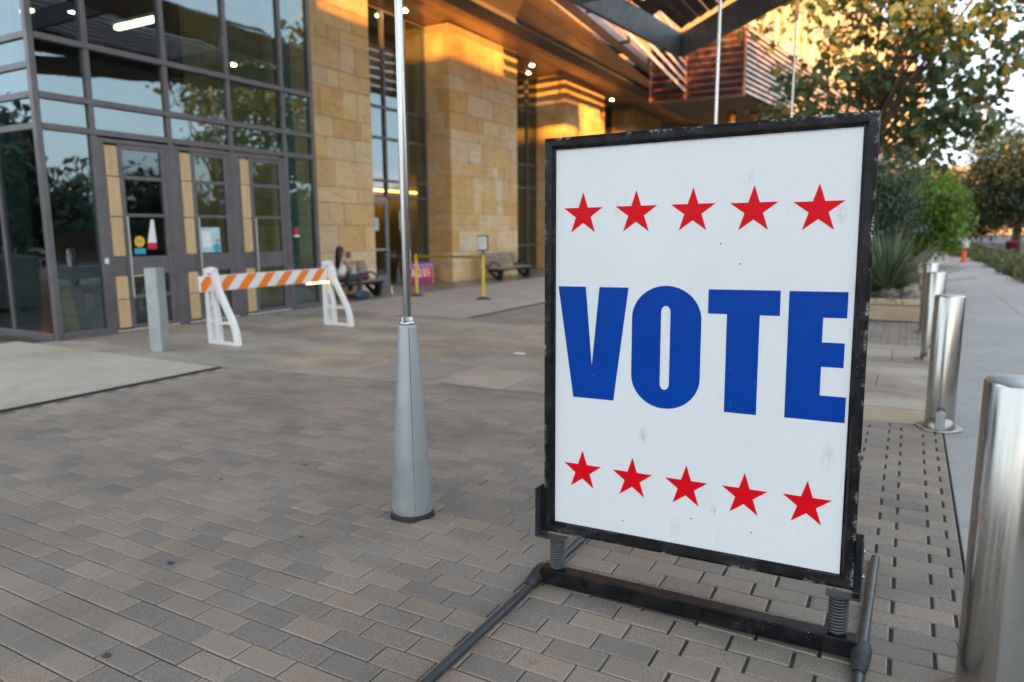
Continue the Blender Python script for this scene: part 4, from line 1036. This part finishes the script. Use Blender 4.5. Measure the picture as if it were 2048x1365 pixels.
for sx in (1, -1): fc.lathe([(.009, -.006), (.010, 0), (.006, .006)], (.027*sx, .125, 1.02), 8)
obj('eyes', fc, M['hair'], pw, world=False)
obj('nose', MB().prism([(-.010, .985), (.010, .985), (.003, 1.015), (-.003, 1.015)], XZ, .11, .143), M['skin'], pw, world=False)
obj('mouth', MB().cbox(-.02, .02, .118, .126, .962, .970, .002), M['maroon'], pw, world=False)
for sx in (1, -1): obj('ear', blob(MB(), (.067*sx, .045, 1.0), (.012, .022, .03), 8, 1), M['skin'], pw, world=False)

# ================================================================== PLANTS
def leaf_cloud(name, P, size, mat, parent, cols, shape='maple', jitter=.35, droop=.3, kind='stuff', aspect=.45):
    """many leaf-sized faces; P (n,3) world positions"""
    n = len(P)
    if shape == 'maple':
        half = [(0, 0), (.30, .02), (.22, .2), (.5, .40), (.28, .48), (.2, .72), (0, 1)]
        T = np.array([(x, y-.5, .12*abs(x)) for x, y in half] + [(-x, y-.5, .12*abs(x)) for x, y in half[::-1]])
        fidx = [list(range(7)), list(range(7, 14))]
    else:
        T = np.array([(0, -.5, 0), (aspect/2, -.05, .05), (0, .5, 0), (-aspect/2, -.05, .05)]); fidx = [[0, 1, 2, 3]]
    s = size*(1+rng.normal(0, jitter, n).clip(-.6, .9))
    a = rng.uniform(0, 2*np.pi, n); el = rng.normal(-.35, .55, n); tw = rng.normal(0, .8, n)
    d = np.c_[np.cos(a)*np.cos(el), np.sin(a)*np.cos(el), np.sin(el)-droop]; d /= np.linalg.norm(d, axis=1)[:, None]
    h = np.cross(d, np.array([0, 0, 1.])); h /= np.linalg.norm(h, axis=1)[:, None]+1e-9; nn_ = np.cross(h, d)
    x = h*np.cos(tw)[:, None] + nn_*np.sin(tw)[:, None]; z = np.cross(x, d)
    Vv = (P[:, None, :] + s[:, None, None]*(x[:, None, :]*T[None, :, 0:1] + d[:, None, :]*T[None, :, 1:2] + z[:, None, :]*T[None, :, 2:3])).reshape(-1, 3)
    off = np.array(absloc(parent)) if parent else np.zeros(3); Vv = Vv-off
    k = len(T); me = bpy.data.meshes.new(name); nf = len(fidx)
    me.vertices.add(len(Vv)); me.vertices.foreach_set('co', Vv.ravel())
    idx = np.concatenate([np.array(f) for f in fidx]); ll = np.array([len(f) for f in fidx])
    loops = (np.arange(n)[:, None]*k + idx[None, :]).ravel(); me.loops.add(len(loops)); me.loops.foreach_set('vertex_index', loops)
    lt = np.tile(ll, n); ls_ = np.concatenate([[0], np.cumsum(lt)[:-1]]); me.polygons.add(len(lt)); me.polygons.foreach_set('loop_start', ls_); me.polygons.foreach_set('loop_total', lt)
    me.update(calc_edges=True); me.materials.append(mat)
    cols = np.array(cols); ci = cols[rng.integers(0, len(cols), n)]*rng.uniform(.75, 1.25, n)[:, None]
    at = me.color_attributes.new('tint', 'FLOAT_COLOR', 'CORNER'); cc = np.repeat(ci, ll.sum(), axis=0)
    at.data.foreach_set('color', np.c_[cc, np.ones(len(cc))].astype(np.float32).ravel())
    o = bpy.data.objects.new(name, me); COL.objects.link(o)
    if parent: o.parent = parent
    if kind: o['kind'] = kind
    return o
def cluster_points(ells, nclus, per, cr, shell=.55):
    """leaf positions gathered in clumps inside ellipsoids (cx,cy,cz,rx,ry,rz,weight)"""
    W = np.array([e[6] if len(e) > 6 else e[3]*e[4]*e[5] for e in ells]); W = W/W.sum(); P = []; C = []
    for _ in range(nclus):
        e = ells[rng.choice(len(ells), p=W)]; d = rng.normal(size=3); d /= np.linalg.norm(d); r_ = (shell+(1-shell)*rng.random())if rng.random() < .75 else rng.random()
        c = np.array(e[:3]) + d*r_*np.array(e[3:6]); C.append(c)
        q = c + rng.normal(size=(per, 3))*cr*np.array([1, 1, .7]); P.append(q)
    return np.vstack(P), np.array(C)
def tree(name, label, base, th_, tr_, ells, nclus, per, cr, leaf, cols, mat='leaf', shape='maple', group=None, limbs=18, cat='tree', lean=(0, 0), aspect=.45):
    t = thing(name, label, cat, tuple(base), group); base = Vector(base)
    P, C = cluster_points(ells, nclus, per, cr)
    cen = Vector(np.mean([e[:3] for e in ells], axis=0)); fork = base + Vector((lean[0], lean[1], th_))
    b = MB(); b.tube([base, base.lerp(fork, .3)+Vector((.02, .01, 0)), base.lerp(fork, .7), fork], [tr_*1.25, tr_, tr_*.88, tr_*.75], 12)
    tk = obj('trunk', b, M['bark'], t)
    lm = MB()
    for i in range(min(limbs, len(C))):
        e = Vector(C[i]); mid = fork.lerp(e, .5) + Vector((random.uniform(-.2, .2), random.uniform(-.2, .2), random.uniform(.0, .35)))*(e-fork).length*.3
        lm.tube([fork, fork.lerp(mid, .55)+Vector((0, 0, .05)), mid, e], [tr_*.42, tr_*.3, tr_*.2, tr_*.06], 6, False)
    obj('branches', lm, M['bark'], tk)
    leaf_cloud('crown', P, leaf, M[mat], t, cols, shape, aspect=aspect)
    return t
G1 = [(.085, .135, .05), (.07, .115, .05), (.10, .14, .05), (.085, .12, .06), (.12, .13, .045), (.06, .105, .055), (.065, .12, .055), (.08, .13, .06), (.24, .17, .045)]
tree('sycamore_tree', 'big leafy tree with yellowing leaves right of the louvred bay, above the sign', (-1.35, 20.2, .3), 2.6, .14,
     [(-1.0, 20.2, 5.0, 2.2, 2.0, 1.9), (.6, 20.0, 5.6, 2.0, 2.0, 2.0), (-.3, 20.4, 7.4, 2.6, 2.2, 1.7), (-2.9, 19.8, 4.3, 1.3, 1.2, .7), (-3.0, 20, 6.9, 1.3, 1.2, 1.0), (.2, 20.0, 3.3, 1.7, 1.5, 1.0), (1.9, 20.0, 7.4, 1.7, 1.7, 1.4), (-1.6, 20.0, 3.6, 1.4, 1.4, .8)],
     205, 31, .29, .19, G1, limbs=30)
tree('sycamore_tree', 'tree with open yellow-green branches hanging in at the top right corner', (4.6, 20.6, 0), 3.2, .12,
     [(3.6, 20.3, 6.6, 1.5, 1.6, 1.3), (4.2, 20.4, 5.0, 1.3, 1.3, 1.0), (5.0, 20.6, 7.6, 2.0, 2.0, 1.5)], 84, 30, .28, .19, G1, limbs=20)
G2 = [(.033, .055, .026), (.045, .07, .033), (.06, .085, .042), (.036, .06, .038)]
tree('oak_tree', 'dark dense oak with a dark trunk at the right picture edge', (4.9, 46, 0), 2.3, .17,
     [(5.0, 46, 4.0, 2.7, 2.6, 2.6), (7.0, 47, 4.8, 2.6, 2.6, 2.6), (3.2, 45.5, 3.6, 1.5, 1.5, 1.8)], 520, 46, .34, .21, G2, 'leafd', 'plain', limbs=18)
tree('oak_tree', 'second dark oak behind the first along the sidewalk', (6.2, 60, 0), 2.6, .18,
     [(5.8, 60, 6.2, 3.4, 3.0, 2.8), (8.6, 61, 7.2, 3.2, 3, 3.2)], 200, 36, .45, .26, G2, 'leafd', 'plain', limbs=12)
G3 = [(.075, .12, .075), (.055, .095, .06), (.05, .08, .055), (.09, .13, .09)]
tree('blue_green_shrub', 'tall blue-green shrub standing behind the yucca', (-.6, 17.6, .3), .8, .06,
     [(-.9, 17.6, 1.7, 1.0, .9, .9), (-.35, 17.9, 2.5, .6, .6, .65), (-1.1, 17.5, 2.5, .5, .6, .5), (-.1, 17.7, 1.8, .4, .5, .6), (-.3, 17.4, 2.3, .35, .4, .45)], 210, 50, .17, .10, G3, 'leafd', 'plain', limbs=14, cat='shrub', aspect=.3)
G4 = [(.10, .20, .018), (.14, .24, .02), (.08, .15, .015), (.17, .25, .03)]
tree('bright_green_tree', 'bright green small tree beside the sidewalk beyond the yucca', (.55, 33, 0), 1.1, .07,
     [(.2, 33, 2.5, 1.6, 1.5, 1.4), (1.1, 32.6, 1.5, .9, 1, 1.0), (.0, 33, 1.2, 1.4, 1, .9)], 380, 52, .24, .14, G4, 'leaf', 'plain', limbs=14)
G5 = [(.11, .17, .03), (.16, .18, .04), (.20, .17, .05)]
tree('far_tree', 'yellow-green tree in the gap at the far end of the sidewalk', (1.5, 68, 0), 2.2, .12, [(1.4, 68, 4.2, 2.2, 2, 2.4), (-1.2, 70, 3.8, 2.2, 2, 2.6)], 150, 36, .42, .26, G5, 'leaf', 'plain')
for i, (x, y, z_, l) in enumerate([(-3.5, 78, 3.6, 'rounded tree left of the far end of the sidewalk'), (4.2, 84, 3.4, 'rounded tree straight beyond the sidewalk end'), (10, 80, 4.2, 'rounded tree beyond the road behind the oaks'), (15.5, 88, 4.4, 'rounded tree farthest right beyond the road')]):
    tree('far_tree', l, (x, y, 0), 1.6, .14, [(x, y, z_, 3.4, 3, z_-.6), (x+1.5, y, z_*.6, 2.6, 2, z_*.55)], 220, 34, .55, .36, [(.06, .10, .03), (.09, .13, .03), (.05, .075, .03)], 'leafd', 'plain', 'rounded trees at the end of the street', 8)
# hedge mounds along the sidewalk
HL = ['first low green mound from the right edge beside the sidewalk', 'second low green mound beside the sidewalk', 'third low mound along the sidewalk, below the dark oak',
      'low mound next to the orange tube', 'farthest low mound at the end of the sidewalk', 'low mound on the left of the far sidewalk end']
for (x, y, rx, ry, h), l in zip([(3.65, 24.5, .95, 1.7, .55), (3.45, 28.6, .85, 1.8, .55), (3.5, 33.2, .9, 2.0, .5), (3.35, 39.0, .95, 2.4, .5), (2.9, 46, 1.0, 3.0, .55), (-.2, 42, .9, 3, .7)], HL):
    t = thing('hedge_mound', l, 'shrub', (x, y, 0), 'low green mounds along the sidewalk')
    P, C = cluster_points([(x, y, h*.45, rx, ry, h*.6)], 130, 55, .13); P[:, 2] = np.abs(P[:, 2])
    leaf_cloud('foliage', P, .075, M['leafd'], t, [(.09, .12, .04), (.12, .14, .045), (.07, .095, .03), (.14, .14, .06)], 'plain')
    b = MB(); [b.tube([(x+random.uniform(-.2, .2), y+random.uniform(-.3, .3), 0), (x+random.uniform(-.5, .5)*rx, y+random.uniform(-.6, .6)*ry, h*.5)], .012, 5) for _ in range(9)]
    obj('stems', b, M['bark'], t)
# ---- planter with yucca and boulders
pt = thing('stone_planter', 'low sandstone planter wall with yucca and boulders', 'planter', (-1.6, 14, 0))
b = MB(); 
xs = [-3.6, -2.5, -1.35, -.05, .24]
for a, c in zip(xs[:-1], xs[1:]): obj('coping_stone', MB().cbox(a+.004, c-.004, 13.13, 13.48, .265, .345, .012), M['planter'], pt)
for a, c in zip([-3.6, -2.1, -.9, .24][:-1], [-3.6, -2.1, -.9, .24][1:]): obj('wall_stone', MB().cbox(a+.004, c-.004, 13.15, 13.45, 0, .262, .012), M['planter'], pt)
for a, c in zip([13.48, 15.2, 17, 19, 21][:-1], [13.48, 15.2, 17, 19, 21][1:]): obj('wall_stone', MB().cbox(-.06, .24, a+.004, c-.004, 0, .345 if c < 16 else .10, .012), M['planter'], pt)
obj('soil', MB().box(-3.6, -.06, 13.45, 21, .0, .30), M['soil'], pt)
yu = thing('yucca', 'spiky dark green yucca growing in the stone planter', 'plant', (-.33, 13.98, .3))
b = MB(); cols = []
for i in range(430):
    a = random.uniform(0, 2*math.pi); e = random.uniform(.02, 1.35)**1.0; L = random.uniform(.9, 1.42); wd = random.uniform(.016, .028)
    d = Vector((math.cos(a)*math.cos(e), math.sin(a)*math.cos(e), math.sin(e))); s_ = Vector((-math.sin(a), math.cos(a), 0)); p = Vector((-.33, 13.98, .36)) + Vector((d.x, d.y, 0))*.06 + Vector((0, 0, random.uniform(0, .12)))
    q = []; dr = random.uniform(.05, .22)
    for k in range(5):
        f = k/4; c = p + d*L*f + Vector((0, 0, -dr*f*f)); ww = wd*(1-.0*f) if k < 2 else wd*(1-f)*1.6
        q += [c-s_*ww, c+s_*ww + Vector((0, 0, .004))]
    b.add(q, [(2*k, 2*k+1, 2*k+3, 2*k+2) for k in range(4)]); g = random.choice([(.09, .14, .08), (.12, .17, .10), (.06, .10, .065), (.17, .22, .13), (.24, .22, .13)]); cols += [g]*4
yo = obj('leaves', b, M['blade'], yu, fix=False); set_tint(yo.data, cols); yo['kind'] = 'stuff'
obj('stump', MB().lathe([(.09, .30), (.1, .4), (.06, .52)], (-.33, 13.98, 0), 14), M['bark'], yu)
def boulder(c, r, label, seed):
    b = MB(); blob(b, c, r, 14, seed); o = obj('boulder', b, M['rock']); o.data.polygons.foreach_set('use_smooth', [False]*len(o.data.polygons)); tag(o, label, 'rock', 'boulders on the planter')
boulder((-.25, 13.72, .39), (.20, .16, .11), 'larger grey boulder on the planter edge under the yucca', 11)
boulder((.04, 13.70, .37), (.13, .12, .075), 'smaller grey boulder next to the last bollard on the planter', 12)
boulder((-.62, 13.75, .37), (.13, .12, .07), 'small grey boulder on the planter beside the sign edge', 13)

# ================================================================== FAR STREET
dt = thing('delineator_tube', 'orange traffic tube with a small white sign at the end of the sidewalk', 'traffic post', (2.12, 37.5, 0))
obj('tube', MB().lathe([(.14, 0), (.13, .05), (.10, .10), (.085, .62), (.06, .66)], (2.12, 37.5, 0), 16), M['coneorange'], dt)
obj('sign_plate', MB().cbox(1.98, 2.26, 37.38, 37.40, .64, .98, .01), M['white'], dt)
def concrete_barrier(label, x, y0, y1):
    t = thing('concrete_barrier', label, 'barrier', (x, (y0+y1)/2, 0), 'pale barriers beside the road')
    obj('block', MB().prism([(x-.3, -.03), (x+.3, -.03), (x+.26, .1), (x+.1, .35), (x+.08, .85), (x-.08, .85), (x-.1, .35), (x-.26, .1)], XZ, y0, y1), M['white'], t)
concrete_barrier('long pale concrete barrier behind the mounds at the right edge', 5.1, 40, 44.6)
def car(label, x, y, col, rz=0, s=1):
    t = thing('parked_car', label, 'car', (x, y, 0), 'cars far along the road', rz)
    prof = [(-2.1, .25), (2.1, .25), (2.15, .6), (1.95, .78), (1.1, .88), (.5, 1.32), (-1.0, 1.36), (-1.75, .92), (-2.1, .85)]
    b = MB(); b.prism(prof, YZ, -.85, .85); obj('body', b, simple('car_paint_'+label[:6].strip(), col, .25), t, world=False)
    b = MB(); b.prism([(.95, .90), (.48, 1.27), (-.95, 1.30), (-1.55, .94)], YZ, -.86, .86); obj('window', b, M['black'], t, world=False)
    b = MB(); b.prism([(-.72, .92), (.72, .92), (.6, 1.28), (-.6, 1.28)], lambda u, v, d: (u, -1.77+(v-.92)*1.9+d, v), -.02, .02); obj('rear_window', b, M['black'], t, world=False)
    for sx in (-1, 1):
        for yy_ in (-1.3, 1.3): obj('wheel', MB().tube([(sx*.70, yy_, .29), (sx*.88, yy_, .29)], .31, 16), M['rubber'], t, world=False)
        obj('tail_lamp', MB().cbox(sx*.72-.1, sx*.72+.1, -2.13, -2.08, .62, .76, .01), M['redp'], t, world=False)
car('white parked car far down between the two trees', -.9, 66, (.7, .72, .75)); car('pale grey car parked past the end of the sidewalk', 1.2, 58, (.6, .63, .68), R(80))
rb = thing('red_bin', 'red bin beside the trunk of the dark oak', 'bin', (4.45, 43.5, 0)); obj('body', MB().lathe([(.22, 0), (.27, .75), (.29, .76), (.29, .8)], (4.45, 43.5, 0), 16), M['maroon'], rb); obj('lid', MB().lathe([(.29, .8), (.2, .87), (.05, .89)], (4.45, 43.5, 0), 16), M['maroon'], rb)
fb = thing('far_building', 'distant pinkish sunlit building closing the view down the sidewalk', 'building', (4, 120, 0))
obj('wall', MB().box(-20, 34, 190, 200, 0, 14.5), M['brickp'], fb)
for i in range(13):
    for j in range(2): obj('window', MB().cbox(-18.5+i*4, -17.1+i*4, 189.93, 190.05, 6.2+j*3.9, 8.6+j*3.9, .02), M['frame2'], fb)
obj('roof_edge', MB().box(-20.3, 34.3, 189.7, 200, 14.5, 15.1), M['finmat'], fb)
mst = thing('radio_mast', 'thin red and white mast rising above the far trees', 'mast', (9.5, 150, 0)); obj('mast', MB().tube([(9.5, 150, 0), (9.5, 150, 38)], [.22, .1], 8), M['brickp'], mst); obj('stay', MB().tube([(9.5, 150, 30), (14, 150, 0)], .04, 5), M['frame2'], mst)
# across the street (trees reflected in the glass; unseen building added to shade the forecourt)
ob = thing('unseen_opposite_building', 'unseen low building added across the street to shade the forecourt', 'building', (24, -20, 0))
for ya, yb, zt in ((-70, -15.5, 7.1), (-15.49, -4, 6.2), (-3.99, 9, 5.0)):
    obj('wall', MB().box(19, 21.4, ya, yb, 0, zt), M['cream'], ob); obj('parapet', MB().cbox(18.85, 21.5, ya+.005, yb-.005, zt, zt+.2, .03), M['fascia'], ob)
for i in range(20): obj('window', MB().cbox(18.95, 19.05, -66+i*3.7, -64+i*3.7, 1.0, 3.0, .02), M['frame2'], ob)
for (x, y, s, l) in [(20.5, 15, 1.0, 'street tree across the road opposite the entrance'), (22, 23, .8, 'low street tree across the road, second from the building'), (23, 31, 1.1, 'round street tree across the road'), (25, 42, 1.0, 'far street tree across the road'), (18.5, 52, .9, 'street tree across the road beyond the crossing')]:
    tree('street_tree', l, (x, y, 0), 1.5, .13, [(x, y, 3.3*s, 2.6*s, 3.0*s, 1.7*s), (x+.5, y+1.5, 2.6*s, 2*s, 2*s, 1.4*s)], 110, 34, .4, .3, G2, 'leafd', 'plain', 'street trees across the road', 8)

hg = thing('added_long_hedge', 'unseen long dark clipped hedge added across the road', 'hedge', (17.6, 40, 0))  # dark mass added to darken reflections in the bollards and glass
P = np.c_[rng.uniform(17, 18.4, 26000), rng.uniform(9.5, 75, 26000), 2.1*np.sqrt(rng.random(26000))]; leaf_cloud('foliage', P, .2, M['leafd'], hg, G2, 'plain')
obj('stems', MB().box(17.5, 17.9, 9.5, 75, 0, 1.6), M['bark'], hg)
wo_ = thing('added_street_wood', 'unseen dark belt of trees added beyond the road as shade', 'wood', (29, 40, 0))  # out-of-view treeline added to keep the low sun off the far trees
P, C = cluster_points([(29+random.uniform(-2, 2), yy_, random.uniform(2.6, 3.3), 3.2, 3.4, random.uniform(2.8, 3.6)) for yy_ in range(-12, 150, 4)], 1500, 40, .7)
leaf_cloud('crowns', P, .5, M['leafd'], wo_, G2, 'plain')
b = MB(); [b.tube([(29, y_, 0), (29, y_, 4)], .2, 6) for y_ in range(-12, 150, 4)]; obj('trunks', b, M['bark'], wo_); wo_['kind'] = 'stuff'
for x, y, s_, l in ((24.5, -27, 1.9, 'unseen thin tree added for dappled shade behind the opposite building, left one'), (23.5, -21.5, 1.75, 'unseen thin tree added for dappled shade behind the opposite building, middle one'), (26, -34, 2.0, 'unseen thin tree added for dappled shade behind the opposite building, right one')):
    tree('added_tall_tree', l, (x, y, 0), 3.5, .15, [(x, y, 3.9*s_, 2.2, 2.8, 1.4)], 20, 30, .5, .34, G2, 'leafd', 'plain', 'unseen trees added for dappled shade', 10)  # sparse crowns added out of view to dapple the sun on the pillars
for x, y, s_, l in ((-19, 1.6, 1.0, 'unseen tree added left of the entrance, first in its row'), (-23.5, -.6, 1.1, 'unseen tree added left of the entrance, second in its row'), (-29, -3, 1.3, 'unseen tree added left of the entrance, third in its row'), (-16.5, -1.2, .9, 'unseen tree added left of the entrance, nearest the street')):
    tree('added_side_tree', l, (x, y, 0), 1.3, .12, [(x, y, 2.6*s_, 2.2*s_, 2.2*s_, 1.7*s_)], 110, 34, .35, .26, G2, 'leafd', 'plain', 'unseen trees added left of the entrance', 8)  # added to block bright sky from the reflection in the side glass
# ================================================================== SMALL MARKS ON THE GROUND
def litter(nm, label, cat, poly, z, mat, group, h=.0012): return solo(nm, MB().prism(poly, XY, z, z+h), M[mat], label, cat, group)
def disc(cx, cy, rx, ry, n=12, s=0):
    rg = random.Random(s); return [(cx+rx*(1+rg.uniform(-.2, .2))*math.cos(2*math.pi*k/n), cy+ry*(1+rg.uniform(-.2, .2))*math.sin(2*math.pi*k/n)) for k in range(n)]
GUM = [((-2.42, 1.353), .017), ((-2.87, 1.93), .018), ((-2.55, 2.42), .012), ((-3.35, 3.25), .018), ((-3.6, 2.8), .013)]
for i, (c, r) in enumerate(GUM):
    o = solo('gum_spot', MB().prism(disc(c[0], c[1], r, r*.8, 12, i), XY, .0015, .003), M['gum'], ['dark oval gum spot in the bottom left corner of the paving', 'dark gum spot at the left edge of the paving, above the corner one', 'small gum spot on the bricks between the left edge and the pole', 'gum spot on the far bricks left of the pole foot', 'smallest gum spot, halfway up the brick paving'][i], 'stain', 'gum spots on the paving')
for i, (x, y, a) in enumerate([(-1.06, 2.05, .4), (-1.63, 3.0, 2.1), (-1.05, 1.82, 1.2)]):
    b = MB(); L = .035; q = [(0, -.5), (.28, -.1), (.18, .2), (0, .5), (-.2, .2), (-.26, -.15)]; v = [(x+L*(u*math.cos(a)-w_*math.sin(a)), y+L*(u*math.sin(a)+w_*math.cos(a)), .005+.012*abs(u)) for u, w_ in q]
    b.add(v, [(0, 1, 2, 3), (0, 3, 4, 5)]); solo('dry_leaf', b, M['dry'], ['dry tan leaf on the bricks below the left sign foot', 'dry leaf on the bricks beside the near pole', 'curled dry leaf on the bricks in front of the base bar'][i], 'leaf')
pb_ = MB()
for i in range(34):
    x, y = random.uniform(-4.5, .2), random.uniform(1.0, 5); r = random.uniform(.002, .0055); pb_.lathe([(r, .0), (r*.8, r*.7), (0.0005, r)], (x, y, .0), 5, False)
po = obj('grit', pb_, M['slab']); tag(po, 'tiny pale crumbs and grit scattered on the bricks', 'grit', None, 'stuff')
solo('paper_scrap', MB().prism(disc(-4.1, 7.6, .09, .05, 8, 4), XY, .006, .009), M['paper'], 'white paper scrap on the flagstones left of the sign', 'litter')
